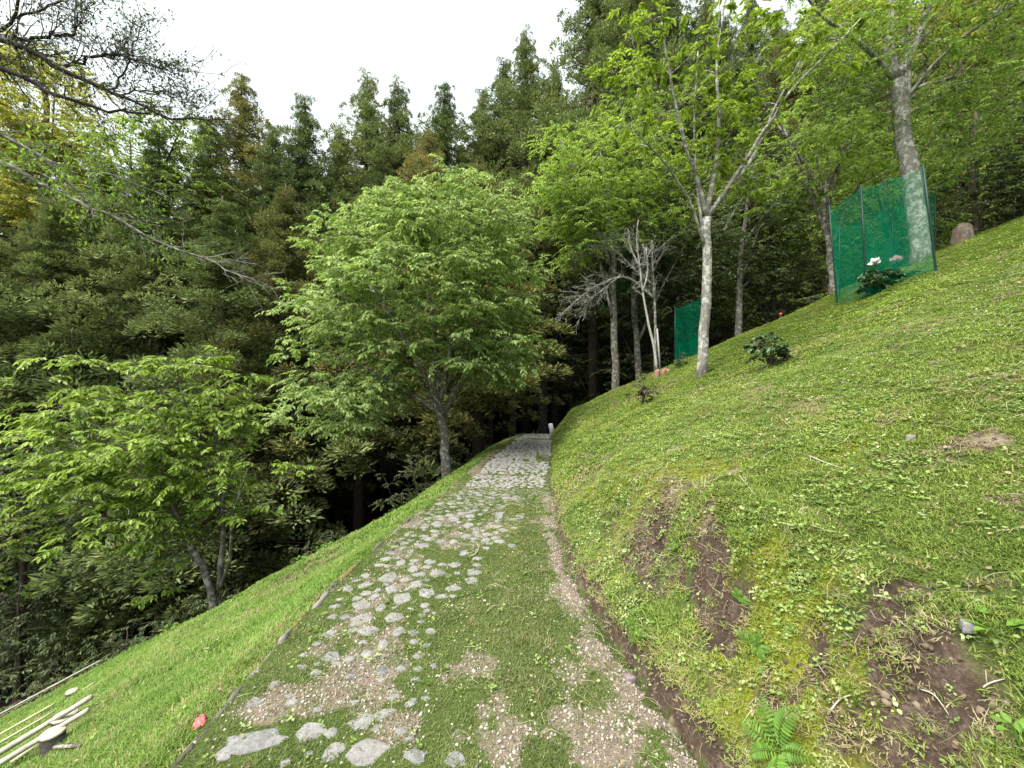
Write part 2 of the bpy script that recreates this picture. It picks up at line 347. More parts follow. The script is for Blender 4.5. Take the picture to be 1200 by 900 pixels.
# ------------------------------------------------------------------ ground: one sheet out to the horizon
def axis(lo, hi, a, b, st, grow=1.18):
    L = list(np.arange(a, b + 1e-6, st)); s = st; x = L[-1]
    while x < hi: s *= grow; x += s; L.append(x)
    s = st; x = L[0]
    while x > lo: s *= grow; x -= s; L.insert(0, x)
    return np.array(L)
gx = axis(-900, 900, -6.2, 11, .05); gy = axis(-900, 1400, .7, 12.4, .05)
X, Y = np.meshgrid(gx, gy); Z = H(X.ravel(), Y.ravel()).reshape(X.shape)
xr, yr = X.ravel(), Y.ravel()
inpath = ((X > kerb_x(Y) + .03) & (X < foot_x(Y) - .06) & (Y > -1) & (Y < 12.4))
Z = Z - .012 * inpath
nx_, ny_ = len(gx), len(gy); i = np.arange(ny_ - 1)[:, None] * nx_ + np.arange(nx_ - 1)[None]
Q = np.stack([i, i + 1, i + nx_ + 1, i + nx_], -1).reshape(-1, 4)
gm = masks(xr, yr)
ground = mk("ground", np.stack([xr, yr, Z.ravel()], -1), [Q], M_ground, smooth=True, attrs=dict(zip(("gravel", "bare", "moss", "dry", "forest"), gm)))
ground["kind"] = "structure"
# path sheet, kerb to foot of the bank
py = np.arange(-1.5, 12.6, .04); pt = np.linspace(0, 1, 56)
PY, PT = np.meshgrid(py, pt, indexing='ij'); PX = kerb_x(PY) + .01 + (foot_x(PY) - .02 - kerb_x(PY)) * PT
pz = H(PX.ravel(), PY.ravel()) + .003
i = np.arange(len(py) - 1)[:, None] * 56 + np.arange(55)[None]
Q = np.stack([i, i + 56, i + 57, i + 1], -1).reshape(-1, 4)
pm_ = masks(PX.ravel(), PY.ravel())
path = mk("path", np.stack([PX.ravel(), PY.ravel(), pz], -1), [Q[:, ::-1]], M_ground, smooth=True, attrs=dict(zip(("gravel", "bare", "moss", "dry", "forest"), pm_)))
path["kind"] = "structure"; path["label"] = "footpath of set stones, gravel and short grass curving to the trees"

# paving stones
def stonemat():
    m, n, l, o = newmat("path_stone"); g = n.new("ShaderNodeNewGeometry"); oi = n.new("ShaderNodeObjectInfo"); P = g.outputs["Position"]
    a = noise(n, l, P, 38, 6, .75); b = noise(n, l, P, 7, 4, .7)
    base = ramp(n, [(.30, (.045, .045, .044)), (.48, (.16, .163, .165)), (.70, (.40, .405, .41))]); l.new(mixc(n, l, .5, a.outputs[0], b.outputs[0]), base.inputs[0])
    c = mixc(n, l, mathn(n, l, 'MULTIPLY', oi.outputs["Random"], .45), base.outputs[0], (.27, .25, .235))
    st = ramp(n, [(.52, (0, 0, 0)), (.66, (1, 1, 1))]); l.new(b.outputs[0], st.inputs[0])
    c = mixc(n, l, mathn(n, l, 'MULTIPLY', st.outputs[0], .55), c, (.09, .09, .05))
    p = n.new("ShaderNodeBsdfPrincipled"); p.inputs["Roughness"].default_value = .9; p.inputs["Specular IOR Level"].default_value = .2; l.new(c, p.inputs["Base Color"])
    bp = n.new("ShaderNodeBump"); bp.inputs["Strength"].default_value = 1; bp.inputs["Distance"].default_value = .012; l.new(a.outputs[0], bp.inputs["Height"]); l.new(bp.outputs[0], p.inputs["Normal"])
    l.new(p.outputs[0], o.inputs[0]); return m
M_stone = stonemat()
def slab(seed, n=10):
    rg = np.random.default_rng(seed); th = np.sort(np.linspace(0, 2 * np.pi, n, endpoint=False) + rg.uniform(-.22, .22, n))
    r = 1 + rg.uniform(-.30, .22, n); c = np.stack([np.cos(th) * r, np.sin(th) * r], -1) * .5
    rings = [(1.06, -1.2), (1.0, .25), (.84, .75)]
    V = [np.concatenate([c * k + rg.uniform(-.03, .03, (n, 2)), np.full((n, 1), z) + rg.uniform(-.3, .3, (n, 1))], -1) for k, z in rings] + [np.array([[rg.uniform(-.1, .1), rg.uniform(-.1, .1), .9]])]
    j = np.arange(n); j2 = (j + 1) % n
    Qs = np.concatenate([np.stack([j + a * n, j2 + a * n, j2 + (a + 1) * n, j + (a + 1) * n], -1) for a in (0, 1)])
    T = np.stack([j + 2 * n, j2 + 2 * n, np.full(n, 3 * n)], -1)
    return np.concatenate(V), Qs, T
slabs = [slab(s) for s in range(12)]
slab_me = []
for V, Qs, T in slabs:
    o = mk("stone", V, [Qs, T], M_stone, link=False); slab_me.append(o.data); bpy.data.objects.remove(o)
HS = [(299, 871, 78, 28, .1), (363, 860, 40, 27, .1), (392, 882, 30, 24, .5), (424, 848, 34, 20, .2), (450, 838, 26, 12, .5), (434, 884, 52, 32, .2), (488, 888, 30, 20, 0), (534, 890, 27, 20, 0), (335, 896, 16, 12, 0),
      (262, 888, 20, 12, 0), (423, 710, 21, 12, 0), (447, 712, 13, 12, 0), (423, 728, 26, 14, .3), (461, 725, 26, 14, 0), (468, 741, 15, 11, 0), (432, 741, 28, 11, 0), (449, 758, 13, 14, 0), (449, 788, 17, 12, 0), (386, 745, 18, 12, 0),
      (389, 771, 22, 13, 0), (472, 701, 26, 14, 0), (501, 695, 18, 13, .4), (459, 692, 15, 9, 0), (456, 677, 22, 14, .2), (488, 686, 16, 9, 0), (512, 673, 22, 12, .2), (531, 691, 22, 7, .1), (533, 663, 18, 7, 0), (555, 671, 18, 9, 0),
      (440, 700, 11, 8, 0), (429, 676, 12, 7, 0), (485, 668, 12, 10, 0), (481, 647, 10, 13, 0), (505, 659, 15, 7, 0), (496, 640, 15, 6, 0), (516, 635, 14, 6, 0), (544, 649, 12, 9, 0), (531, 636, 12, 6, 0), (547, 629, 12, 6, 0),
      (512, 615, 14, 8, .2), (531, 609, 14, 8, 0), (549, 616, 14, 7, 0), (583, 603, 19, 9, 0), (607, 583, 17, 8, 0), (470, 660, 14, 8, 0), (600, 640, 10, 5, 0), (590, 622, 12, 5, 0), (570, 634, 12, 6, 0)]
placed = []
def put_stone(x, y, w, dep, rz, k, hz=None):
    o = bpy.data.objects.new("stone", slab_me[k % 12]); S.collection.objects.link(o); o.parent = path
    z = Hs(x, y); o.location = (x, y, z); o.scale = (w, dep, hz or random.uniform(.010, .016)); 
    o.rotation_euler = (random.uniform(-.04, .04), random.uniform(-.04, .04), rz); placed.append((x, y, max(w, dep) * .5))
for k, (u, v, w, h_, rz) in enumerate(HS):
    p = pix(u, v); d = p[1]; ww = w / F * d * .95; dd = min(max(h_ / F * d * d / CAMZ, ww * .45), ww * 1.5)
    put_stone(p[0], p[1], ww, dd, rz, k)
def near(x, y, r, k=.84): return any((x - a) ** 2 + (y - b) ** 2 < ((r + c) * k) ** 2 for a, b, c in placed)
tries = 0; far_st = MB(); cand = []
while tries < 9500:
    tries += 1
    y = 1.5 + 10.3 * random.random(); kx, fx = float(kerb_x(y)), float(foot_x(y))
    lo = kx + (.12 if y < 5 else .22); hi = np.interp(y, [1.5, 2.4, 3.2, 4.2, 5.4, 7, 12], [-.25, -.5, -.25, .08, fx - .2, fx - .1, fx - .05])
    x = random.uniform(lo, hi); w = random.uniform(.05, .14) if y > 2.6 else random.uniform(.04, .08)
    if random.random() < np.interp(y, [1.5, 2.6, 3.4, 4.6, 6], [.93, .88, .80, .45, 0]): continue
    if vn(x * 1.7, y * 1.7, 77) < .18: continue
    if near(x, y, w * .5, np.interp(y, [2, 5], [.95, .80])): continue
    cand.append((y, x, w)); placed.append((x, y, w * .5))
own = 298 - len(HS)
for n_, (y, x, w) in enumerate(sorted(cand)):
    if n_ < own:
        put_stone(x, y, w, w * random.uniform(.55, .95), random.uniform(-.5, .5) + random.choice((0, 3.14)), random.randrange(12), random.uniform(.008, .016)); placed.pop()
    else:
        V, Qs, T = slabs[random.randrange(12)]; a = random.uniform(-.5, .5)
        V2 = V * (w, w * .75, .02); V2 = np.stack([V2[:, 0] * math.cos(a) - V2[:, 1] * math.sin(a) + x, V2[:, 0] * math.sin(a) + V2[:, 1] * math.cos(a) + y, V2[:, 2] + Hs(x, y) + .004], -1)
        far_st.add(V2, [Qs, T])
print("stones", len(cand))
fs = far_st.build("far_stones", M_stone, path); fs["kind"] = "stuff"
PL = np.array(placed)
def on_stone(x, y, k=.60):
    m = np.zeros(x.shape, bool)
    for a, b, c in PL: m |= (x - a) ** 2 + ((y - b) * 1.25) ** 2 < (c * k) ** 2
    return m

# stone edging along the left of the path
M_kerb = plain("edging_stone", (.018, .016, .014), (.20, .185, .17), 50, .95, 1.0, island=True)
M_kerb_moss = plain("edging_moss", (.06, .065, .02), (.19, .15, .05), 30, .95, 1.0)
kerb = thing("stone_kerb", "low weathered stone edging between the left lawn and the path", "kerb", (float(kerb_x(3)), 3, 0))
y = .9; kk = 0
while y < 4.3:
    L = random.uniform(.09, .30); y2 = y + L; ym = (y + y2) / 2; off = random.uniform(-.014, .014); sink = random.uniform(-.006, .012)
    xa, xb = float(kerb_x(y)), float(kerb_x(y2)); n = 5
    V = []; w = random.uniform(.018, .028); top = .006 if ym < 3.1 else (.004 if random.random() < .6 else -.02)
    for j in range(n):
        t = j / (n - 1) * .97; cx_, cy_ = xa + (xb - xa) * t + off + random.uniform(-.005, .005), y + L * t; ww = w * random.uniform(.65, 1.3) * (.7 if j in (0, n - 1) else 1); tz = top + sink + random.uniform(-.01, .01) - (.008 if j in (0, n - 1) else 0)
        g_ = Hs(cx_ + .05, cy_)
        V += [(cx_ - ww, cy_, g_ - .14), (cx_ - ww * random.uniform(.8, 1), cy_, g_ + tz - .01), (cx_ + ww * random.uniform(-.2, .2), cy_, g_ + tz + .006), (cx_ + ww * .9, cy_, g_ + tz - .004), (cx_ + ww, cy_, g_ - .08)]
    idx = np.arange(n - 1)[:, None] * 5; j = np.arange(5)[None]; j2 = (j + 1) % 5
    Qk = np.stack([idx + j, idx + 5 + j, idx + 5 + j2, idx + j2], -1).reshape(-1, 4)
    o = mk("kerb_stone", np.array(V) - np.array(kerb.location), [Qk, np.arange(5)[None], (np.arange(5)[::-1] + (n - 1) * 5)[None]], M_kerb_moss if (2.42 < ym < 2.62 or 3.0 < ym < 3.6) else M_kerb, kerb)
    y = y2 + random.uniform(.004, .02)

# ------------------------------------------------------------------ instanced ground cover (uncountable stuff)
def scatter(name, kinds, P, rotm, scl, tint, mat_note=None, label=None):
    coll = bpy.data.collections.new(name + "_kinds")
    for k in kinds: coll.objects.link(k)
    me = bpy.data.meshes.new(name); me.vertices.add(len(P)); me.vertices.foreach_set("co", np.asarray(P, np.float32).ravel())
    a = me.attributes.new("rot", 'FLOAT_VECTOR', 'POINT'); a.data.foreach_set("vector", rotm.astype(np.float32).ravel())
    a = me.attributes.new("scl", 'FLOAT_VECTOR', 'POINT'); a.data.foreach_set("vector", np.asarray(scl, np.float32).ravel())
    a = me.attributes.new("pick", 'INT', 'POINT'); a.data.foreach_set("value", rng.integers(0, len(kinds), len(P)).astype(np.int32))
    a = me.attributes.new("tint", 'FLOAT_COLOR', 'POINT'); a.data.foreach_set("color", np.concatenate([tint, np.ones((len(P), 1))], -1).astype(np.float32).ravel())
    o = bpy.data.objects.new(name, me); S.collection.objects.link(o); o["kind"] = "stuff"
    if label: o["label"] = label
    ng = bpy.data.node_groups.new(name, 'GeometryNodeTree')
    ng.interface.new_socket(name="Geometry", in_out='INPUT', socket_type='NodeSocketGeometry'); ng.interface.new_socket(name="Geometry", in_out='OUTPUT', socket_type='NodeSocketGeometry')
    N, L = ng.nodes, ng.links; gi = N.new("NodeGroupInput"); go = N.new("NodeGroupOutput")
    ci = N.new("GeometryNodeCollectionInfo"); ci.inputs["Collection"].default_value = coll; ci.inputs["Separate Children"].default_value = True; ci.inputs["Reset Children"].default_value = True
    ip = N.new("GeometryNodeInstanceOnPoints"); ip.inputs["Pick Instance"].default_value = True
    def na(nm, t):
        q = N.new("GeometryNodeInputNamedAttribute"); q.data_type = t; q.inputs["Name"].default_value = nm; return q.outputs["Attribute"]
    L.new(gi.outputs[0], ip.inputs["Points"]); L.new(ci.outputs[0], ip.inputs["Instance"]); L.new(na("pick", 'INT'), ip.inputs["Instance Index"])
    e2r = N.new("FunctionNodeEulerToRotation"); L.new(na("rot", 'FLOAT_VECTOR'), e2r.inputs[0]); L.new(e2r.outputs[0], ip.inputs["Rotation"])
    L.new(na("scl", 'FLOAT_VECTOR'), ip.inputs["Scale"]); L.new(ip.outputs[0], go.inputs[0])
    md = o.modifiers.new("scatter", 'NODES'); md.node_group = ng; return o
def eulers(nrm, amount=1.0, spin=None):
    """random turn about the blade's own axis, then tilt towards the normal"""
    N_ = len(nrm); up = np.array([0, 0, 1.]); t = unit(nrm * amount + up * (1 - amount)); a = rng.uniform(0, 2 * np.pi, N_) if spin is None else spin
    ref = np.stack([np.cos(a), np.sin(a), np.zeros(N_)], -1); xax = unit(ref - t * (ref * t).sum(-1, keepdims=True)); yax = np.cross(t, xax)
    r00, r10, r20 = xax[:, 0], xax[:, 1], xax[:, 2]; r21 = yax[:, 2]; r22 = t[:, 2]
    return np.stack([np.arctan2(r21, r22), np.arcsin(np.clip(-r20, -1, 1)), np.arctan2(r10, r00)], -1)
def grass_tuft(seed, nb, rad, hgt, wid, lean=.5):
    rg = np.random.default_rng(seed); mb = MB()
    for _ in range(nb):
        a, r = rg.uniform(0, 6.28), rad * math.sqrt(rg.random()); b = np.array([math.cos(a) * r, math.sin(a) * r, -.008])
        hh = hgt * rg.uniform(.45, 1.1); d = rg.uniform(0, 6.28); ln = hh * lean * rg.uniform(.2, 1.6); dv = np.array([math.cos(d), math.sin(d), 0]); sv = np.array([-dv[1], dv[0], 0]) * wid * rg.uniform(.7, 1.3) * .5
        m_ = b + dv * ln * .35 + np.array([0, 0, hh * .6]); t_ = b + dv * ln + np.array([0, 0, hh * rg.uniform(.75, 1.0)])
        mb.add(np.array([b - sv, b + sv, m_ - sv * .9, m_ + sv * .9, t_]), [[[0, 1, 3, 2]], [[2, 3, 4]]])
    return mb.build("grass_tuft", M_grass, link=False)
lawn_k = [grass_tuft(s, 30, .055, .05, .0036, .6) for s in range(7)]
short_k = [grass_tuft(40 + s, 34, .05, .028, .0034, .9) for s in range(6)]
far_k = [grass_tuft(80 + s, 30, .10, .06, .010, .6) for s in range(5)]
def sample(n, x0, x1, y0, y1):
    return rng.uniform(x0, x1, n), rng.uniform(y0, y1, n)
def visible(x, y, m=1.12):
    return (y > .9) & (np.abs(x) < y * 600 / F * m + .35)
def cover(dens, x0, x1, y0, y1):
    n = int(dens * 2.2 * (x1 - x0) * (y1 - y0)); x, y = sample(n, x0, x1, y0, y1); k = visible(x, y); x, y = x[k], y[k]
    nz = normal(x, y)[:, 2]; k = rng.random(len(x)) < (1 / np.maximum(nz, .45)) / 2.2; return x[k], y[k]     # as many per square metre of slope as of level ground
def tintmix(a, b, t): return np.array(a)[None] * (1 - t[:, None]) + np.array(b)[None] * t[:, None]
def do_grass():
    PP, RR, SC, TT = [], [], [], []
    PP2, RR2, SC2, TT2 = [], [], [], []
    PP3, RR3, SC3, TT3 = [], [], [], []
    for dens, ya, yb in ((2000, .9, 2.6), (950, 2.6, 4.6), (420, 4.6, 7.5), (260, 7.5, 12.6)):
        x, y = cover(dens, -8, 13, ya, yb)
        g, b, m, dr, fo = masks(x, y); q = crest_q(x, y); tr = x - foot_x(y); tl = kerb_x(y) - x
        n = fbm(x, y, 2.2, 3, 61); n2 = fbm(x, y, 12, 2, 67); n3 = fbm(x, y, .7, 2, 69)
        st = on_stone(x, y)
        keep = (rng.random(len(x)) < (1 - .74 * g) * (1 - .66 * b) * (1 - .9 * hollow(x, y))) & ~st & (q < 1.1)
        pth = (tr < 0) & (tl < 0)
        keep &= ~(pth & (rng.random(len(x)) < .35 * (n2 < .5)))
        keep &= ~(np.abs(tl) < .03)
        bank = np.exp(-((tr - .3) / .3) ** 2) * (y < 5)
        keep &= rng.random(len(x)) > .30 * bank
        keep &= ~((tr > -.16) & (tr < .03) & (rng.random(len(x)) < .75))
        x, y, g, b, m, dr, n, n2, n3, tr, tl, pth, q = [a[keep] for a in (x, y, g, b, m, dr, n, n2, n3, tr, tl, pth, q)]
        N_ = len(x); r = rng.random(N_)
        c = tintmix((.085, .155, .018), (.165, .245, .032), np.clip(n * 1.1 - .1 + (r - .5) * .7, 0, 1))
        c[pth] = tintmix((.095, .135, .036), (.18, .21, .075), np.clip(n[pth] * 1.1 - .1 + (r[pth] - .5) * .8, 0, 1))
        left = tl > 0
        c[left] = tintmix((.11, .195, .030), (.235, .33, .075), np.clip(n[left] * 1.3 - .2 + (r[left] - .5) * .7, 0, 1)) * (.8 + .45 * n3[left])[:, None]
        right = tr > 0
        c[right] = tintmix((.115, .178, .030), (.27, .33, .070), np.clip(n[right] * 1.3 - .2 + (r[right] - .5) * .8, 0, 1)) * (.78 + .5 * n3[right])[:, None]
        mm = m[:, None] * .6; c = c * (1 - mm) + np.array([.22, .235, .03]) * mm
        straw = (rng.random(N_) < .14 * left * (n > .52)) | (rng.random(N_) < .04 + .22 * dr * (right | pth) + .30 * b)
        c[straw] = tintmix((.27, .22, .10), (.40, .35, .20), rng.random(straw.sum()))
        hs = np.where(left, .72, np.where(pth, .72, .58)) * (1 - .55 * m) * rng.uniform(.6, 1.25, N_) * (.75 + .6 * n2)
        strip = np.exp(-((x - .14 - .03 * (y - 3)) / .15) ** 2); hs = np.where(pth, hs * (.75 + .55 * strip), hs)
        nm = normal(x, y); eu = eulers(nm, .45); z = H(x, y); P = np.stack([x, y, z], -1)
        w = rng.uniform(.9, 1.25, N_)
        w = w * np.interp(y, [1.0, 2.4], [.68, 1.0]); hs = hs * np.interp(y, [1.0, 2.4], [.8, 1.0])
        sc = np.stack([w, w, hs], -1)
        if ya < 1:       # short grass lapping over the edges of the stones
            rp = PL[PL[:, 1] < 6.5]; rp = np.repeat(rp, 9, 0); a_ = rng.uniform(0, 6.28, len(rp)); rx, ry = rp[:, 0] + np.cos(a_) * rp[:, 2] * 1.0, rp[:, 1] + np.sin(a_) * rp[:, 2] * .85
            gg = masks(rx, ry)[0]; kk_ = (rng.random(len(rx)) < .9 - .65 * gg) & ~on_stone(rx, ry, .78); rx, ry = rx[kk_], ry[kk_]; m_ = len(rx)
            PP2.append(np.stack([rx, ry, H(rx, ry)], -1)); RR2.append(eulers(normal(rx, ry), .45)); SC2.append(np.stack([np.full(m_, .8), np.full(m_, .8), rng.uniform(.6, 1.0, m_)], -1)); TT2.append(tintmix((.09, .14, .03), (.18, .22, .07), rng.random(m_)))
        long_ = (left | (rng.random(N_) < np.where(pth, .12, .16))) & (y < 4.6)
        fr = y >= 4.6
        sh = ~long_ & ~fr
        for sel, (A, B, C, D) in ((long_, (PP, RR, SC, TT)), (sh, (PP2, RR2, SC2, TT2)), (fr, (PP3, RR3, SC3, TT3))):
            s_ = sc[sel].copy()
            if sel is fr: s_[:, 2] *= np.where(left[sel], .85, .55)
            A.append(P[sel]); B.append(eu[sel]); C.append(s_); D.append(c[sel])
    cat = np.concatenate
    scatter("lawn_grass", lawn_k, cat(PP), cat(RR), cat(SC), cat(TT), label="fresh green lawn grass")
    scatter("short_grass", short_k, cat(PP2), cat(RR2), cat(SC2), cat(TT2), label="short patchy grass and moss")
    scatter("far_grass", far_k, cat(PP3), cat(RR3), cat(SC3), cat(TT3), label="grass on the farther slopes")
    print("grass", len(cat(PP)), len(cat(PP2)), len(cat(PP3)))
do_grass()

# low broadleaf weeds, straw, gravel, fallen leaves
M_tint = leafmat("tinted_leaf", [(0, (.1, .1, .1)), (1, (.2, .2, .2))], trans=.3, instancer=True, spec=.35)
M_tint_hard = leafmat("tinted_grit", [(0, (.1, .1, .1)), (1, (.2, .2, .2))], trans=.0, instancer=True, spec=.2, rough=.9)
def weed(seed):
    rg = np.random.default_rng(seed); mb = MB()
    for _ in range(rg.integers(4, 8)):
        a = rg.uniform(0, 6.28); L = rg.uniform(.007, .019); d = np.array([math.cos(a), math.sin(a), 0]); s = np.array([-d[1], d[0], 0]) * L * .38
        b = d * rg.uniform(0, .02) + np.array([0, 0, rg.uniform(.008, .028)]); e = np.array([0, 0, rg.uniform(-.3, .5) * L])
        mb.add(np.array([b, b + d * L * .35 + s + e * .5, b + d * L * .75 + s * .7 + e, b + d * L + e * .8, b + d * L * .75 - s * .7 + e, b + d * L * .35 - s + e * .5]), [[[0, 1, 2, 3]], [[0, 3, 4, 5]]])
        mb.add(np.array([b * .2 - (.001, 0, 0.0), b * .2 + (.001, 0, 0), b]), [[[0, 1, 2]]])
    return mb.build("weed_sprig", M_tint, link=False)
def pebble(seed):
    rg = np.random.default_rng(seed); n = 6; V = [[0, 0, .45]]
    for z, r in ((.25, .42), (-.1, .55)):
        for j in range(n):
            a = j / n * 6.28 + rg.uniform(-.2, .2); rr = r * rg.uniform(.75, 1.2); V.append([math.cos(a) * rr, math.sin(a) * rr, z])
    j = np.arange(n); j2 = (j + 1) % n
    return mk("pebble", np.array(V), [np.stack([np.zeros(n, int), j + 1, j2 + 1], -1), np.stack([j + 1, j + 7, j2 + 7, j2 + 1], -1)], M_tint_hard, link=False)
def straw(seed):
    rg = np.random.default_rng(seed); L = rg.uniform(.05, .12); P = np.array([[0, 0, .004], [L * .5, rg.uniform(-.012, .012), rg.uniform(.004, .02)], [L, rg.uniform(-.02, .02), .006]])
    V, Qd, _ = tube(P, np.array([.0012, .0014, .0008]), 3, False); return mk("dry_stalk", V, [Qd], M_tint_hard, link=False)
def litterleaf(seed):
    rg = np.random.default_rng(seed); L = .02
    V = np.array([[0, 0, 0], [.4, .3, .15], [.8, .18, .05], [1, 0, .2], [.8, -.2, 0], [.4, -.3, .2]]) * L * rg.uniform(.6, 1.4) + rg.normal(0, .0015, (6, 3))
    return mk("fallen_leaf", V, [[[0, 1, 2, 3], [0, 3, 4, 5]]], M_tint, link=False)
def do_small():
    # weeds
    X_, Y_ = cover(420, -6, 10, .9, 6); g, b, m, dr, fo = masks(X_, Y_); tr = X_ - foot_x(Y_); q = crest_q(X_, Y_)
    n = fbm(X_, Y_, 3, 3, 91)
    pr = np.where(tr > 0, .9 * sstep(.4, .6, n) + .12 + .3 * np.exp(-((tr - .35) / .3) ** 2), .10) * (1 - .7 * b) * (1 - .95 * g)
    k = (rng.random(len(X_)) < pr) & (q < .5) & ~on_stone(X_, Y_); x, y = X_[k], Y_[k]; N_ = len(x)
    t = tintmix((.10, .17, .03), (.27, .36, .10), rng.random(N_)); p_ = rng.random(N_) < .22; t[p_] = (.36, .40, .18)
    s = (rng.uniform(.6, 1.25, N_) * np.interp(y, [1, 2], [.7, 1.1]))[:, None] * np.ones(3)
    scatter("low_weeds", [weed(i) for i in range(8)], np.stack([x, y, H(x, y)], -1), eulers(normal(x, y), .7), s, t, label="small broadleaf weeds in the grass")
    # straw
    X_, Y_ = cover(520, -3, 9, .9, 6.5); g, b, m, dr, fo = masks(X_, Y_); tr = X_ - foot_x(Y_); q = crest_q(X_, Y_)
    n = fbm(X_, Y_, 2.5, 3, 93)
    pr = np.where(tr > 0, .20 * dr + .45 * b + .05 + .12 * sstep(.5, .65, n), .05 + .15 * b + .25 * g) + .5 * np.exp(-((tr + .12) / .12) ** 2)
    k = (rng.random(len(X_)) < pr) & (q < .3); x, y = X_[k], Y_[k]; N_ = len(x)
    t = tintmix((.20, .16, .10), (.48, .42, .31), rng.random(N_) ** 1.5)
    s = (rng.uniform(.4, 1.3, N_) * np.interp(y, [1, 2.5], [.6, 1]))[:, None] * np.ones(3); P = np.stack([x, y, H(x, y) + rng.uniform(.002, .03, N_)], -1)
    e = eulers(unit(normal(x, y) + rng.normal(0, .25, (N_, 3))), 1.0)
    scatter("dry_stalks", [straw(i) for i in range(8)], P, e, s, t, label="dry grass stalks and straw litter")
    # gravel
    X_, Y_ = cover(5200, -1.6, 1.2, .9, 5.5); k = (X_ > kerb_x(Y_)) & (X_ < foot_x(Y_) + .05); X_, Y_ = X_[k], Y_[k]
    g, b, m, dr, fo = masks(X_, Y_); k = (rng.random(len(X_)) < np.clip(g * 1.0 + .05, 0, 1)) & ~on_stone(X_, Y_, .85); x, y = X_[k], Y_[k]; N_ = len(x)
    t = tintmix((.13, .105, .09), (.46, .41, .375), rng.random(N_) ** 1.3); s = (.005 + .011 * rng.random(N_) ** 3)[:, None] * rng.uniform(.7, 1.2, (N_, 3))
    scatter("gravel", [pebble(i) for i in range(8)], np.stack([x, y, H(x, y) + .005], -1), eulers(unit(rng.normal(0, .3, (N_, 3)) + (0, 0, 1)), 1), s, t, label="pinkish grey gravel between the stones")
    print("gravel", N_)
    # crumbs of soil and small stones on the bank
    X_, Y_ = cover(2600, .3, 6, .9, 6); g, b, m, dr, fo = masks(X_, Y_); tr = X_ - foot_x(Y_)
    k = (rng.random(len(X_)) < .85 * b + .03) & (tr > -.1); x, y = X_[k], Y_[k]; N_ = len(x)
    t = tintmix((.05, .036, .026), (.20, .15, .115), rng.random(N_)); w_ = rng.random(N_) < .008; t[w_] = (.5, .48, .46)
    s = (.004 + .018 * rng.random(N_) ** 3)[:, None] * rng.uniform(.7, 1.2, (N_, 3))
    scatter("soil_crumbs", [pebble(20 + i) for i in range(6)], np.stack([x, y, H(x, y) + .002], -1), eulers(normal(x, y), 1), s, t, label="crumbs of soil and small stones on the bank")
    # moss cushions
    X_, Y_ = cover(1500, .2, 6, .9, 6); g, b, m, dr, fo = masks(X_, Y_); tr = X_ - foot_x(Y_)
    k = (rng.random(len(X_)) < m * .85 + .05 * (fbm(X_, Y_, 5, 3, 95) > .5)) & (tr > .03); x, y = X_[k], Y_[k]; N_ = len(x)
    t = tintmix((.15, .19, .020), (.36, .36, .035), np.clip(fbm(x, y, 14, 2, 96) * 1.6 - .3, 0, 1) * .7 + .3 * rng.random(N_))
    s = rng.uniform(.5, 1.3, N_)[:, None] * np.array([1, 1, 1.])
    scatter("moss", [grass_tuft(150 + i, 30, .022, .011, .0032, 1.2) for i in range(5)], np.stack([x, y, H(x, y)], -1), eulers(normal(x, y), 1), s, t, label="yellow green moss cushions on the bank")
    # dead grass mats
    X_, Y_ = cover(420, -.9, 8, .9, 6.5); g, b, m, dr, fo = masks(X_, Y_); tr = X_ - foot_x(Y_); n = fbm(X_, Y_, 4, 3, 97)
    pr = np.where(tr > 0, .26 * b + .20 * dr + .10 * sstep(.55, .68, n), .28 * (tr > -.9) + .05) * (1 - .5 * g)
    k = (rng.random(len(X_)) < pr) & ~on_stone(X_, Y_); x, y = X_[k], Y_[k]; N_ = len(x)
    t = tintmix((.16, .125, .075), (.38, .33, .22), rng.random(N_))
    scatter("dead_grass", [grass_tuft(170 + i, 16, .05, .022, .003, 2.2) for i in range(6)], np.stack([x, y, H(x, y)], -1), eulers(normal(x, y), .9), (rng.uniform(.6, 1.3, N_) * np.interp(y, [1.0, 2.4], [.6, 1.0]))[:, None] * np.ones(3), t, label="withered grass matted between the green")
    X_, Y_ = cover(70, -5, 9, .9, 7); q = crest_q(X_, Y_); k = (q < .3); x, y = X_[k], Y_[k]; N_ = len(x)
    t = tintmix((.16, .09, .05), (.50, .42, .28), rng.random(N_))
    scatter("fallen_leaves", [litterleaf(i) for i in range(6)], np.stack([x, y, H(x, y) + .02], -1), eulers(unit(normal(x, y) + rng.normal(0, .3, (N_, 3))), 1), rng.uniform(.35, .95, N_)[:, None] * np.ones(3), t, label="scattered dead leaves and petals")
do_small()

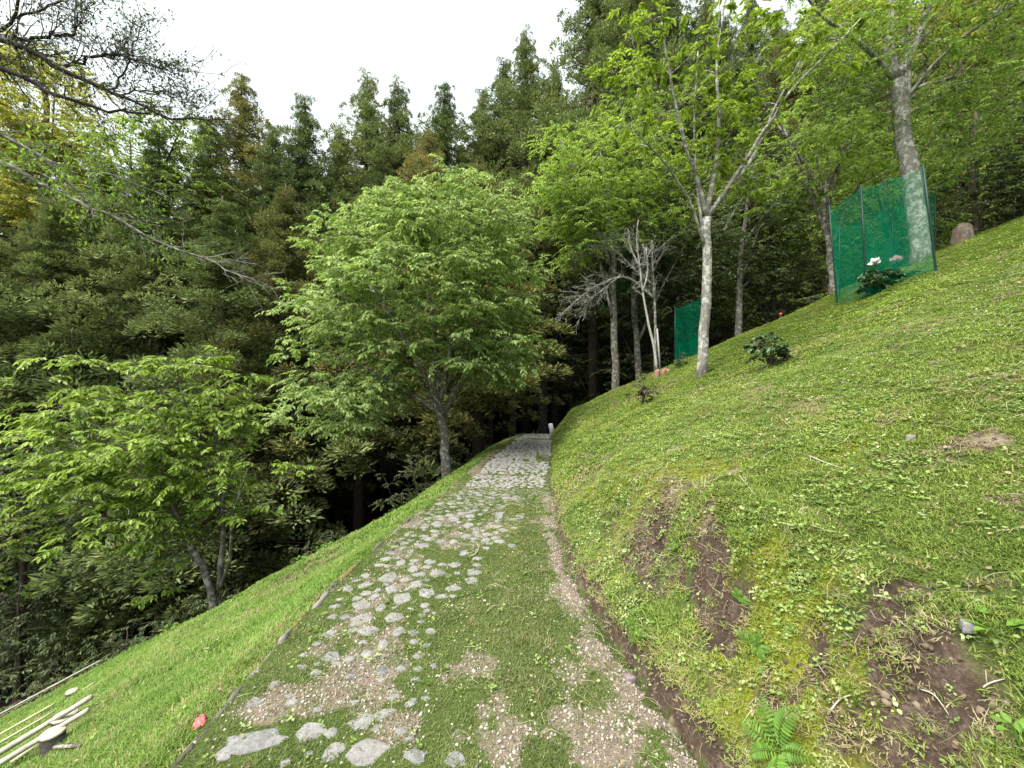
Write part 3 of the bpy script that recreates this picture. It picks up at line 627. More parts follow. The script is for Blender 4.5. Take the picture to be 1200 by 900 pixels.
# ------------------------------------------------------------------ trees
def leaves_mesh(B, D, Nn, L, Wd, near=False, fold=.25, droop=.25):
    """B base points, D directions, Nn normals, L lengths -> vertices and faces"""
    n = len(B); D = unit(D); Nn = unit(Nn - D * (Nn * D).sum(-1, keepdims=True)); Sd = np.cross(D, Nn); L = L[:, None]; Wd = Wd[:, None] if hasattr(Wd, '__len__') else Wd * L
    if near:
        v = [B, B + D * L * .33 + Sd * Wd * .5 + Nn * L * fold * .3, B + D * L * .72 + Sd * Wd * .36 + Nn * L * (fold * .2 - droop * .4), B + D * L - Nn * L * droop,
             B + D * L * .72 - Sd * Wd * .36 + Nn * L * (fold * .2 - droop * .4), B + D * L * .33 - Sd * Wd * .5 + Nn * L * fold * .3]
        V = np.stack(v, 1).reshape(-1, 3); i = np.arange(n)[:, None] * 6
        return V, [np.concatenate([i + np.array([[0, 1, 2, 3]]), i + np.array([[0, 3, 4, 5]])])]
    v = [B, B + D * L * .45 + Sd * Wd * .5 + Nn * L * fold * .3, B + D * L - Nn * L * droop, B + D * L * .45 - Sd * Wd * .5 + Nn * L * fold * .3]
    V = np.stack(v, 1).reshape(-1, 3); i = np.arange(n)[:, None] * 4
    return V, [np.concatenate([i + np.array([[0, 1, 2]]), i + np.array([[0, 2, 3]])])]
def pads_leaves(rg, pads, pr, per, lsize, lw=.5, near=False, flat=.25, droop=.35):
    """leaf sprays: each pad is a loose layer of leafy twigs; returns leaf arrays and twig segments"""
    Bs, Ds, Ns, Ls = [], [], [], []; twigs = []
    for c, r_ in zip(pads, pr):
        ntw = max(3, int(per / 11)); out = rg.uniform(0, 6.28)
        for _ in range(ntw):
            a = rg.uniform(0, 6.28); rr = r_ * math.sqrt(rg.random()) * .75
            st = c + np.array([math.cos(a) * rr, math.sin(a) * rr, rg.normal(0, flat * r_ * .5) - .25 * rr])
            a2 = a + rg.normal(0, .6); ln = r_ * rg.uniform(.45, .85); dv = np.array([math.cos(a2), math.sin(a2), rg.normal(-.08, .22)]); dv /= np.linalg.norm(dv)
            end = st + dv * ln - np.array([0, 0, droop * ln * .4]); k = rg.integers(8, 14); t = np.linspace(.08, 1, k)[:, None]
            pts = st + (end - st) * t + np.array([0, 0, .12 * ln]) * (4 * t * (1 - t)); sd = np.cross(dv, (0, 0, 1)); sd /= np.linalg.norm(sd) + 1e-6
            sg = np.where(np.arange(k) % 2, 1, -1)[:, None]
            d = unit(dv * .75 + sd * sg * rg.uniform(.5, 1.0, (k, 1)) + rg.normal(0, .2, (k, 3)) + np.array([0, 0, -.35]))
            Bs.append(pts); Ds.append(d); Ns.append(unit(np.array([0, 0, 1.]) + rg.normal(0, .38, (k, 3)))); Ls.append(lsize * rg.uniform(.65, 1.2, k))
            twigs.append((st, end))
    return np.concatenate(Bs), np.concatenate(Ds), np.concatenate(Ns), np.concatenate(Ls), twigs
def ell_pads(rg, ells, n, shell=.55):
    out = []; vol = np.array([e[1][0] * e[1][1] * e[1][2] for e in ells]) ** .75; vol /= vol.sum()
    for (c, s), w in zip(ells, vol):
        for _ in range(max(1, int(n * w + .5))):
            d = rg.normal(0, 1, 3); d /= np.linalg.norm(d); r = shell + (1 - shell) * rg.random() ** .6
            out.append(np.asarray(c) + d * r * np.asarray(s))
    return np.array(out)
def tree(name, label, base, stems, ells, npads, padr, per, lsize, leafm, bark, seed=1, near=False, cat="tree", group=None, lw=.5, shell=.5, brad=.018, nside=8, flat=.25, droop=.35, extra_pads=None, topz=None, crown_name="crown", link_r=1.0):
    """stems: list of (points, r0, r1); first is the trunk, the rest are limbs"""
    rg = np.random.default_rng(seed); root = thing(name, label, cat, base, group); b = np.asarray(base, float)
    sk = []
    for k, (pts, r0, r1) in enumerate(stems):
        P = resample(pts, max(6, 3 * len(pts))); n = len(P)
        P[1:-1] += rg.normal(0, r0 * .12, (n - 2, 3))
        rad = r0 + (r1 - r0) * np.linspace(0, 1, n) ** .85
        if k == 0: rad[0] *= 1.22; P[0] -= unit(P[1] - P[0]) * .25
        m = MB(); m.tube(P - b, rad, nside)
        m.build("trunk" if k == 0 else "limb", bark, root, smooth=True)
        for p_, r_ in zip(P[(n // 3 if k == 0 else 1):], rad[(n // 3 if k == 0 else 1):]): sk.append((p_, r_))
    if npads == 0 and extra_pads is None: return root
    pads = ell_pads(rg, ells, npads, shell) if npads else np.zeros((0, 3))
    if extra_pads is not None: pads = np.concatenate([pads, np.asarray(extra_pads)])
    skp = np.array([s[0] for s in sk]); skr = np.array([s[1] for s in sk])
    bm_ = MB()
    order = np.argsort([np.min(np.linalg.norm(skp - p, axis=1)) for p in pads])
    for oi in order:
        p = pads[oi]; d = np.linalg.norm(skp - p, axis=1) + 1.2 * np.maximum(0, skp[:, 2] - p[2] + .15)
        j = int(np.argmin(d)); s = skp[j]; L = np.linalg.norm(p - s)
        if L < .15: continue
        Pc = curve(s, p - (0, 0, .04), (0, 0, .10 * L), max(4, int(L / .25) + 3), .035 * min(L, 1), rg)
        r0 = min(skr[j] * .6, brad * (1 + L * .5)); m_ = len(Pc); rr = np.linspace(r0, .005, m_)
        bm_.tube(Pc - b, rr, 4 if r0 < .02 else 5, False)
        skp = np.concatenate([skp, Pc[1:-1]]); skr = np.concatenate([skr, rr[1:-1]])
    prs = padr * rg.uniform(.7, 1.3, len(pads))
    B, D, Nn, L, tw = pads_leaves(rg, pads, prs, per, lsize, near=near, flat=flat, droop=droop)
    for (s, e) in tw[::1 if len(tw) < 2500 else 2]:
        bm_.tube(np.array([s, (s + e) / 2 + (0, 0, .02), e]) - b, np.array([.005, .004, .002]), 3, False)
    bm_.build("branches", bark, root, smooth=True)["kind"] = "stuff"
    V, Fp = leaves_mesh(B - b, D, Nn, L, lw, near)
    mk(crown_name, V, Fp, leafm, root)
    return root
def E(u, v, d, ru, rv, rd=None):          # crown lobe seen at a pixel, at a depth, with radii in metres taken from its size there
    return (at(u, v, d), (ru / F * d, rd if rd else ru / F * d * .9, rv / F * d))
def gp(x, y, dz=0): return np.array([x, y, Hs(x, y) + dz])

# --- the round green tree left of the path
d = 8.4; b1 = at(524, 566, d); b1[2] = min(b1[2], Hs(b1[0], d) + .0) if Hs(b1[0], d) > b1[2] - .6 else Hs(b1[0], d)
fk = at(520, 488, d)
st = [([b1, at(522, 530, d), fk, at(512, 470, d)], .125, .085),
      ([fk, at(505, 450, d - .3), at(470, 390, d - .7), at(430, 330, d - 1)], .07, .02), ([fk, at(500, 460, d), at(480, 420, d + .5), at(440, 400, d + 1.0)], .05, .015),
      ([at(512, 470, d), at(512, 400, d), at(500, 330, d), at(490, 250, d)], .075, .015), ([at(514, 475, d), at(530, 400, d - .2), at(545, 320, d - .4), at(550, 240, d - .3)], .07, .015),
      ([fk, at(540, 440, d + .2), at(575, 380, d + .4), at(600, 320, d + .6)], .06, .012), ([fk, at(495, 470, d), at(450, 440, d - .4), at(400, 420, d - .8)], .05, .012),
      ([at(513, 472, d), at(530, 440, d), at(532, 380, d), at(528, 300, d)], .05, .012)]
ells = [E(490, 335, d, 118, 118, 2.1), E(420, 400, d - .3, 80, 85, 1.4), E(575, 345, d, 66, 100, 1.6), E(540, 260, d, 76, 62, 1.4), E(450, 275, d, 55, 50, 1.2), E(400, 470, d - .3, 60, 46, 1.1), E(560, 420, d, 50, 36, 1.1), E(390, 350, d, 42, 60, 1.0)]
tree("broadleaf_tree", "round fresh green tree with grey trunk at the lawn edge left of the path", b1, st, ells, 440, .44, 130, .100, M_leaf_mid, M_bark, 11, lw=.48, shell=.35)

# --- the light green tree at lower left, several stems
d = 5.7; b2 = at(256, 704, d); b2[2] = Hs(b2[0], d)
f2 = at(258, 690, d)
st = [([b2, at(243, 675, d), at(225, 640, d), at(205, 600, d), at(185, 540, d)], .062, .02), ([f2, at(258, 660, d), at(262, 620, d), at(262, 560, d), at(250, 500, d)], .045, .012),
      ([f2, at(272, 650, d - .1), at(270, 610, d - .2), at(290, 550, d - .3)], .03, .01), ([at(225, 640, d), at(190, 570, d), at(140, 520, d - .2), at(90, 480, d - .4)], .035, .01),
      ([at(205, 600, d), at(210, 540, d + .2), at(180, 480, d + .3), at(150, 440, d)], .03, .008), ([at(262, 580, d), at(235, 520, d), at(215, 470, d), at(205, 420, d)], .028, .007)]
ells = [E(175, 515, d, 88, 66, .9), E(100, 470, d, 50, 32, .6), E(235, 535, d, 62, 80, .8), E(85, 550, d - .3, 48, 40, .7), E(225, 450, d, 46, 28, .5), E(165, 595, d - .3, 70, 44, .7), E(275, 475, d, 26, 34, .4), E(60, 500, d - .3, 34, 40, .5)]
ep = [at(u, v, d - .1) for u, v in [(95, 420), (62, 418), (160, 425), (200, 418), (255, 415), (285, 438), (235, 425), (30, 440), (300, 490), (312, 540), (345, 547), (290, 600), (200, 660), (325, 585), (180, 690)]]
tree("broadleaf_tree", "light green spreading tree with several thin grey stems beyond the left lawn", b2, st, ells, 185, .28, 92, .080, M_leaf_fresh, M_bark, 22, lw=.45, shell=.25, near=True, extra_pads=ep, flat=.15)

# --- right foreground tree with bright leaves
b3 = pix(822, 441); d = b3[1]; print("tree3", b3)
fk = at(828, 255, d)
st = [([b3, at(824, 400, d), at(828, 330, d), fk], .095, .075), ([fk, at(820, 220, d), at(800, 160, d - .2), at(785, 90, d - .3), at(775, 20, d - .3)], .045, .012), ([fk, at(835, 215, d), at(845, 150, d), at(838, 80, d + .2), at(850, 0, d + .3)], .05, .014),
      ([fk, at(850, 225, d - .1), at(885, 170, d - .3), at(930, 100, d - .6), at(975, 60, d - .8), at(1010, 20, d - 1)], .045, .010), ([at(850, 225, d - .1), at(880, 195, d), at(905, 130, d), at(960, 30, d)], .035, .010),
      ([at(826, 290, d), at(812, 240, d - .2), at(780, 190, d - .5), at(740, 150, d - .9)], .028, .008), ([at(828, 300, d), at(818, 235, d), at(812, 150, d), at(818, 60, d)], .03, .01)]
ells = [E(800, 110, d, 70, 90, .9), E(870, 130, d, 70, 90, .9), E(760, 60, d - .4, 50, 70, .7), E(900, 40, d - .3, 90, 60, .9), E(840, 190, d + .2, 70, 45, .8), E(740, 150, d - .6, 40, 40, .4), E(980, 40, d - .5, 50, 50, .5), E(730, 100, d - .7, 40, 50, .4), E(880, 220, d + .4, 50, 30, .6)]
tree("cherry_tree", "slim pale trunk tree with bright lime leaves standing on the slope", b3, st, ells, 150, .27, 52, .092, M_leaf_lime, M_bark_pale, 33, lw=.46, near=True, shell=.2, brad=.012, flat=.2, droop=.6)

# --- big pale trunk inside the green net
d = 8.9; b4 = at(1079, 298, d); b4[2] = Hs(b4[0], d)
fk = at(1050, 95, d)
st = [([b4, at(1076, 255, d), at(1067, 200, d), at(1058, 140, d), fk], .185, .145), ([fk, at(1040, 60, d), at(1048, 10, d), at(1050, -60, d)], .11, .06), ([fk, at(1075, 50, d), at(1090, 0, d), at(1100, -60, d)], .10, .05),
      ([at(1060, 120, d), at(1085, 85, d - .4), at(1130, 40, d - .9), at(1190, 5, d - 1.2)], .05, .02), ([at(1056, 110, d), at(1100, 95, d), at(1160, 80, d), at(1220, 60, d)], .05, .02), ([fk, at(1010, 50, d - .4), at(960, 20, d - .8), at(930, -30, d - 1)], .06, .02)]
ells = [E(1060, 30, d - .5, 110, 70, 1.6), E(1150, 90, d - .5, 90, 70, 1.4), E(980, 60, d, 60, 60, 1.0), E(1180, 20, d - 1, 70, 60, 1.2), E(1170, 160, d + .3, 70, 40, .9), E(1000, 130, d + .3, 60, 40, .8), E(1080, -60, d, 160, 60, 2)]
tree("broadleaf_tree", "thick pale grey trunk rising inside the green net enclosure", b4, st, ells, 235, .42, 100, .085, M_leaf_light, M_bark_pale, 44, lw=.42, shell=.2)

# --- trees beyond the brow of the hill, middle
def simple(name, label, u, v, d, trunk_px, r0, ells, npads, leafm, bark, seed, padr=.45, per=80, ls=.085, **kw):
    bb = at(u, v, d); bb[2] = min(Hs(bb[0], d), bb[2] + .1)
    pts = [bb] + [at(a, b_, d + (c if c else 0)) for a, b_, c in trunk_px]
    stems = [(pts, r0, r0 * .4)]
    for k in range(kw.pop('limbs', 4)):
        e = ells[k % len(ells)]; j = 1 + k % (len(pts) - 1); s = pts[j]; en = np.asarray(e[0]) + np.array([random.uniform(-.4, .4) * e[1][0], 0, .3 * e[1][2]])
        stems.append(([s, (s + en) / 2 + (0, 0, .15), en], r0 * .45, .02))
    return tree(name, label, bb, stems, ells, npads, padr, per, ls, leafm, bark, seed, **kw)
simple("broadleaf_tree", "bright green tree between the round tree and the dead white one", 722, 446, 12.2, [(720, 380, 0), (719, 320, 0), (716, 250, 0), (705, 180, 0)], .13,
       [E(690, 200, 12, 62, 46, 1.6), E(665, 165, 12.5, 32, 28, 1), E(725, 190, 12, 62, 42, 1.5), E(655, 245, 12, 38, 34, 1.2), E(760, 245, 12.5, 52, 40, 1.5), E(700, 260, 12, 62, 34, 1.2), E(745, 140, 12.5, 50, 34, 1), E(668, 300, 12, 30, 16, .8), E(690, 235, 11.6, 55, 30, 1.2)], 200, M_leaf_light, M_bark, 51, padr=.55, per=110, ls=.10)
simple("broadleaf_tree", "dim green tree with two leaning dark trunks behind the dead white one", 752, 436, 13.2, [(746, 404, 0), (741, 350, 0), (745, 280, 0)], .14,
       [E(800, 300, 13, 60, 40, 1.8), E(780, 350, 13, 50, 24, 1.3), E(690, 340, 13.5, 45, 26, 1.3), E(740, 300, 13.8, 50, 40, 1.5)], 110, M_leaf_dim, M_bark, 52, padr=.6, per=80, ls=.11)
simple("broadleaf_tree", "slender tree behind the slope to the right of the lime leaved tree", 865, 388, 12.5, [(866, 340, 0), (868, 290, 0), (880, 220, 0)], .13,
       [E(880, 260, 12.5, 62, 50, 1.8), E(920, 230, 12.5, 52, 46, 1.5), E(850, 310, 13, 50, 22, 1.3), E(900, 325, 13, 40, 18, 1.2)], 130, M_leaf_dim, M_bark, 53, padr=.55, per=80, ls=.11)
simple("broadleaf_tree", "tree with upward splayed thin limbs just left of the green net enclosure", 978, 322, 10.8, [(973, 290, 0), (966, 262, 0), (965, 230, 0)], .13,
       [E(960, 190, 10.8, 60, 46, 1.4), E(1000, 170, 10.8, 50, 36, 1.3), E(930, 160, 10.8, 46, 40, 1.2), E(1010, 210, 11, 30, 16, .8)], 110, M_leaf_light, M_bark, 54, padr=.45, per=75, ls=.09, limbs=7)

# dead white tree and its grey bare boughs
d = 10.3; bd = pix(770, 428); d = bd[1]; print("dead", bd)
def bare(name, label, base, paths, mat, seed, spread=.35, cat="dead tree", sub=9, n=5, slen=.5):
    rg = np.random.default_rng(seed); root = thing(name, label, cat, base); b = np.asarray(base, float)
    for k, (pts, r0, r1) in enumerate(paths):
        P = resample(pts, 3 * len(pts)); m = MB(); rad = np.linspace(r0, r1, len(P)); m.tube(P - b, rad, 6, True)
        for s in range(sub if k else sub + 3):
            j = rg.integers(len(P) // (2 if k == 0 else 3), len(P) - 1); dv = unit(P[min(j + 1, len(P) - 1)] - P[j - 1]) + rg.normal(0, .65, 3); dv = unit(dv); L = slen * rg.uniform(.5, 1.3)
            e = P[j] + dv * L; C = curve(P[j], e, rg.normal(0, .06, 3) * L, 5, .02, rg); m.tube(C - b, np.linspace(max(rad[j] * .45, .006), .004, 5), 4, False)
            for t in range(n):
                q = C[rg.integers(1, 5)]; m.tube(np.array([q, q + unit(dv + rg.normal(0, .8, 3)) * L * rg.uniform(.2, .55)]) - b, np.array([.006, .003]), 3, False)
        m.build("trunk" if k == 0 else "bough", mat, root, smooth=True)
    return root
bare("dead_tree", "bleached white dead tree with bare twigs standing behind the slope", bd,
     [([bd, at(766, 400, d), at(762, 391, d), at(753, 342, d), at(750, 313, d), at(745, 278, d), at(748, 258, d)], .042, .012), ([at(753, 342, d), at(760, 320, d - .1), at(757, 290, d - .1)], .03, .01), ([at(750, 313, d), at(738, 290, d), at(736, 268, d)], .028, .01)], M_bark_white, 61, sub=10, slen=.42)
d2 = 11.5; bg_ = at(768, 430, d2); bg_[2] = min(Hs(bg_[0], d2), bg_[2])
bare("dead_tree", "grey leafless tree whose bare bough arches down to the left", bg_,
     [([bg_, at(768, 364, d2), at(765, 320, d2), at(764, 282, d2)], .05, .02), ([at(767, 350, d2), at(735, 322, d2), at(713, 328, d2), at(693, 338, d2), at(678, 350, d2), at(658, 368, d2)], .045, .012),
      ([at(766, 335, d2), at(740, 313, d2), at(729, 300, d2), at(713, 289, d2), at(698, 294, d2)], .04, .01), ([at(728, 322, d2), at(700, 345, d2), at(680, 358, d2)], .03, .01)], M_twig_purple if False else M_bark_pale, 62, sub=20, n=9, slen=.6)

# --- cedars
def cedar_mesh(seed, Ht, Rm, mat, base=.05, dens=1.0):
    rg = np.random.default_rng(seed); Bs, Ds, Ns, Ls, Ws = [], [], [], [], []; tm = MB(); lm = MB()
    tm.tube(np.array([[0, 0, -1.0], [0, 0, Ht * .3], [.05, 0, Ht * .7], [0, .03, Ht]]), np.array([.24, .2, .11, .02]), 8)
    z = Ht * base
    if base > .1:
        for q in range(16):
            a = rg.uniform(0, 6.28); zz = rg.uniform(.1, base) * Ht; lm.tube(curve((0, 0, zz), (math.cos(a) * 1.1, math.sin(a) * 1.1, zz - .2), (0, 0, .05), 4), np.linspace(.018, .005, 4), 3, False)
    while z < Ht - .15:
        t = z / Ht; R_ = Rm * min(1, (1 - t) * 1.9) * (.75 + .25 * min(1, t * 6)); nb = int(5 * dens + rg.random() * 2) if t < .9 else 5
        for _ in range(nb):
            a = rg.uniform(0, 6.28); L = R_ * rg.uniform(.5, 1.2) + .06; o = np.array([math.cos(a), math.sin(a), 0.])
            rise = rg.uniform(-.38, .12) + .7 * max(0, t - .6)
            tip = np.array([0, 0, z]) + o * L * (1 if t < .9 else .8) + np.array([0, 0, L * rise]); C = curve((0, 0, z), tip, (0, 0, -.10 * L), 5)
            if L > .6: lm.tube(C, np.linspace(.035, .01, 5), 3, False)
            for f in ((1.0, .72, .45) if L > 1.1 else (1.0, .5, .1)):
                c = np.array([0, 0, z]) * (1 - f) + tip * f + rg.normal(0, .12, 3) + np.array([0, 0, -.05]); cs = (.12 + .50 * (R_ / Rm) ** .75) * rg.uniform(.75, 1.25) * (1 if f == 1 else .85)
                k = int(96 * dens) + 8; dr = rg.normal(0, 1, (k, 3)); dr[:, 2] = np.abs(dr[:, 2]) * .9 - .25; dr = unit(dr + o * .55)
                st_ = rg.uniform(.25, .85, (k, 1)) ** .6 * .85; Bs.append(c + dr * cs * st_); d_ = unit(dr + np.array([0, 0, .25]) + rg.normal(0, .25, (k, 3))); Ds.append(d_)
                Ns.append(unit(rg.normal(0, 1, (k, 3)))); ll = cs * rg.uniform(.20, .40, k); Ls.append(ll); Ws.append(ll * rg.uniform(.24, .40, k))
        z += rg.uniform(.30, .50) * (1.0 if t < .8 else .6)
    V, Fp = leaves_mesh(np.concatenate(Bs), np.concatenate(Ds), np.concatenate(Ns), np.concatenate(Ls), np.concatenate(Ws), fold=.5, droop=.1)
    tr_ = tm.build("trunk", M_bark_dark, link=False); li = lm.build("branches", M_bark_dark, link=False); cr = mk("crown", V, Fp, mat, link=False)
    return tr_.data, li.data, cr.data
CM = [cedar_mesh(100, 20, 3.7, M_cedar), cedar_mesh(101, 20, 3.4, M_cedar_b), cedar_mesh(102, 20, 3.9, M_cedar), cedar_mesh(103, 20, 3.0, M_cedar), cedar_mesh(104, 20, 3.6, M_cedar_b), cedar_mesh(105, 20, 3.8, M_cedar, .34), cedar_mesh(106, 20, 3.5, M_cedar_b, .30)]
def cedar(u, vtop, d, kind, label, wid=1.0):
    x = (u - CX) / F * d; zt = CAMZ - (vtop - CY) / F * d; z0 = Hs(x, d) - .2; Ht = zt - z0; s = Ht / 20
    o = thing("cedar_tree", label, "cedar", (x, d, z0), "distant cedars added behind the forest wall to block light" if "distant" in label else "cedars of the forest wall", random.uniform(0, 6.28))
    for nm, me in zip(("trunk", "branches", "crown"), CM[kind]):
        c = bpy.data.objects.new(nm, me); S.collection.objects.link(c); c.parent = o
        if nm == 'branches': c['kind'] = 'stuff'
    w = wid * min(1.25, max(.95, s * 1.08)); o.scale = (w, w, s)
    return o
CED = [(-150, 120, 13, 2, "cedar partly out of frame at the far left edge"), (-40, 200, 12.5, 0, "cedar behind the overhanging branches at the left edge"),
       (60, 230, 13, 3, "broad cedar rising behind the light green spreading tree"), (130, 190, 15, 2, "cedar whose top shows under the overhanging branches"),
       (185, 150, 14, 2, "pointed cedar between the overhanging branches and the sky"), (245, 135, 15.5, 0, "cedar below the reddish topped one"), (284, 88, 18, 4, "cedar with a reddish brown tip against the sky"),
       (262, 230, 11.8, 3, "low green cedar right of the light green spreading tree"), (320, 150, 17, 3, "narrow thin topped cedar right of the reddish tipped one"), (357, 114, 17, 0, "pointed cedar above the left side of the round tree"),
       (335, 215, 13.5, 4, "olive brown cedar beside the left side of the round tree"), (398, 150, 18, 2, "short topped cedar over the round tree, left of the slim one"), (430, 88, 20, 3, "slim cedar with a narrow pale spire"),
       (466, 97, 19, 0, "cedar right beside the slim pale spire"), (522, 100, 18, 2, "rounded cedar directly above the round green tree"), (500, 150, 15, 4, "yellowish cedar close behind the top of the round tree"),
       (565, 108, 19, 0, "cedar left of the tallest cedar against open sky"), (590, 72, 19.5, 3, "narrow cedar leaning against the tallest cedar"), (616, 38, 18, 2, "tallest cedar standing free against the sky"),
       (560, 190, 14, 1, "lower cedar behind the right side of the round tree"), (650, 95, 17.5, 0, "cedar between the tallest cedar and the leafy trees"), (695, -40, 16, 2, "very tall dark cedar reaching the top of the photo"),
       (735, -80, 18, 0, "very tall dark cedar behind the lime leaves"), (780, -60, 20, 3, "tall cedar hidden behind the lime leaved tree"), (850, 20, 20, 2, "cedar seen through the lime leaved tree"),
       (920, 40, 21, 1, "cedar behind the limbs of the lime leaved tree"), (985, -20, 19, 0, "cedar behind the tree beside the net"), (1050, -60, 20, 2, "cedar behind the thick pale trunk"), (1130, -60, 18, 1, "cedar high on the right hillside"), (1200, -80, 16, 0, "cedar at the right edge of the forest"),
       (90, 300, 16, 0, "cedar in the second row behind the broad left cedar"), (420, 240, 14.5, 0, "cedar hidden behind the upper left of the round tree"), 
       (-250, 150, 11, 0, "cedar beyond the left edge of the photo"), (1290, -60, 14, 2, "cedar beyond the right edge of the photo"),
       (-90, 190, 16, 2, "cedar beyond the left edge behind the sunlit yellow tree"), (15, 165, 18, 0, "cedar right behind the sunlit yellow tree"), (90, 195, 18, 4, "cedar between the sunlit yellow tree and the greenish gold one"), (-60, 300, 13.5, 2, "low broad cedar beyond the left edge"),
       (440, 170, 24, 0, "far cedar filling the gap above the round tree"), (370, 190, 23, 2, "far cedar behind the pointed one"), (490, 180, 25, 3, "far cedar behind the yellowish one"), (540, 170, 25, 0, "far cedar behind the rounded one"), (600, 150, 25, 2, "far cedar behind the tallest cedar"),
       (640, 180, 24, 1, "far cedar in the gap beside the bright green tree"), (690, 150, 25, 0, "far cedar behind the very tall dark one"), (310, 200, 22, 2, "far cedar left of the round tree"), (250, 200, 22, 0, "far cedar above the gully"), (740, 120, 25, 2, "far cedar behind the bright green tree")]
for k in range(30):  # rear cedar rows added to keep light from coming in behind the forest
    uu = -140 + k * 46 + random.uniform(-14, 14); v_ = np.interp(uu, [-150, 150, 330, 480, 620, 700, 1300], [170, 190, 200, 165, 120, 0, -40]) + random.uniform(-10, 25)
    CED.append((uu, v_, 29 + 4 * (k % 2) + random.uniform(-1, 1), k % 5, "distant cedar glimpsed through gaps in the nearer forest wall, added to block light"))
for u, v, d, k, lb in CED: cedar(u, v, d, (5 if k in (0, 2, 3) else 6) if (u > 290 and 13 < d < 27) else k, lb)

# bare tall trunks in the dark behind the path end, log and soil bank
def pole_tree(u, v0, v1, d, r, label):
    bb = at(u, v0, d); bb[2] = Hs(bb[0], d) - .2
    o = thing("bare_tree", label, "tree", bb); m = MB(); top = at(u, v1, d)
    m.tube(np.array([bb, (bb + top) / 2 + (random.uniform(-.05, .05), 0, 0), top]) - bb, np.array([r * 1.15, r, r * .75]), 9); m.build("trunk", M_bark, o, smooth=True)
    dd = MB()
    for k in range(7):
        a = random.uniform(0, 6.28); z = random.uniform(.3, .95); q = bb + (top - bb) * z - bb; dd.tube(np.array([q, q + np.array([math.cos(a), math.sin(a), -.1]) * random.uniform(.4, .9)]), np.array([.02, .006]), 4)
    dd.build("dead_branches", M_bark_dark, o)["kind"] = "stuff"; return o
for u, v0, v1, d, r, lb in [(636, 480, 250, 17, .21, "straight pale trunk standing in the dark beyond the path end"), (645, 480, 250, 18.5, .07, "thin pole-like trunk close beside the pale trunk"), (600, 480, 250, 16, .14, "dark trunk in the shade left of the pale trunk"),
                            (668, 470, 250, 20, .14, "dim trunk in the shade right of the pale trunk"), (575, 500, 260, 18, .13, "dark slim trunk deep behind the round tree"), (700, 450, 250, 19, .12, "dim slim trunk behind the bright green tree")]:
    pole_tree(u, v0, v1, d, r, lb)
lg = gp(1.0, 15.5); m = MB(); m.tube(np.array([[-1.6, 0, .14], [0, .05, .16], [1.7, .1, .15]]), np.array([.10, .1, .08]), 9); o = m.build("fallen_log", M_bark, smooth=True); o.location = lg; tag(o, "fallen log lying in the shade beyond the end of the path", "log")

# tree with low sun painted into its yellow leaves at upper left, dim hillside trees at right
d = 15; bb = at(40, 640, d); bb[2] = Hs(bb[0], d)
simple("leafy_tree", "tree with low sunlight painted into its yellow leaves behind the overhanging branches", 40, 640, d, [(40, 500, 0), (45, 350, 0), (50, 200, 0), (55, 120, 0)], .2,
       [E(60, 120, d, 55, 60, 1.6), E(30, 180, d, 50, 40, 1.5), E(85, 170, d, 45, 36, 1.3), E(45, 75, d, 30, 24, 1.0), E(0, 130, d, 40, 60, 1.5), E(60, 230, d, 60, 40, 1.5)], 300, M_leaf_sunlit, M_bark, 71, padr=.6, per=80, ls=.13)
simple("leafy_tree", "golden green tree showing above the reach of the overhanging branch tips", 165, 560, 14.2, [(160, 400, 0), (160, 280, 0), (164, 205, 0)], .12,
       [E(160, 170, 14.2, 50, 30, 1.3), E(200, 150, 14.2, 44, 22, 1.0), E(215, 210, 14.2, 40, 24, 1), E(120, 215, 14, 40, 30, 1.1)], 110, M_leaf_left, M_bark_dark, 72, padr=.5, per=70, ls=.12)
simple("leafy_tree", "added tree top with sunlight painted as yellow leaves above the fork of the thick pale trunk", 1065, 250, 13.5, [(1065, 150, 0), (1065, 60, 0), (1065, 0, 0)], .14,  # tree top added to carry the painted yellow of sunlit leaves
       [E(1060, 5, 13.5, 60, 26, 1.5), E(1130, 20, 13.5, 50, 22, 1.3), E(1010, 10, 13.5, 36, 20, 1.1)], 80, M_leaf_sunlit, M_bark, 74, padr=.5, per=70, ls=.12)
def hillside(x, y, Ht, seed, label, leafm, wid=2.2, lean=0):
    b = gp(x, y, -.1); rg = np.random.default_rng(seed); top = b + (lean, 0, Ht)
    stems = [([b, b + (lean * .3, 0, Ht * .35), b + (lean * .7, .1, Ht * .7), top], .07 + Ht * .008, .03)]
    for k in range(4):
        s = b + (top - b) * rg.uniform(.1, .5); e = b + np.array([rg.uniform(-wid, wid) * .7, rg.uniform(-1, 1), Ht * rg.uniform(.5, .95)]); stems.append(([s, (s + e) / 2, e], .045, .012))
    el = [(b + np.array([lean * .5 + rg.uniform(-.4, .4), 0, Ht * t]), (wid * w_, wid * w_ * .8, Ht * .13)) for t, w_ in ((.28, .7), (.42, .95), (.58, 1.0), (.74, .9), (.9, .6))]
    return tree("broadleaf_tree", label, b, stems, el, int(60 + Ht * 11), .5, 75, .10, leafm, M_bark_dark, seed, shell=.1, nside=6, brad=.014, flat=.15)
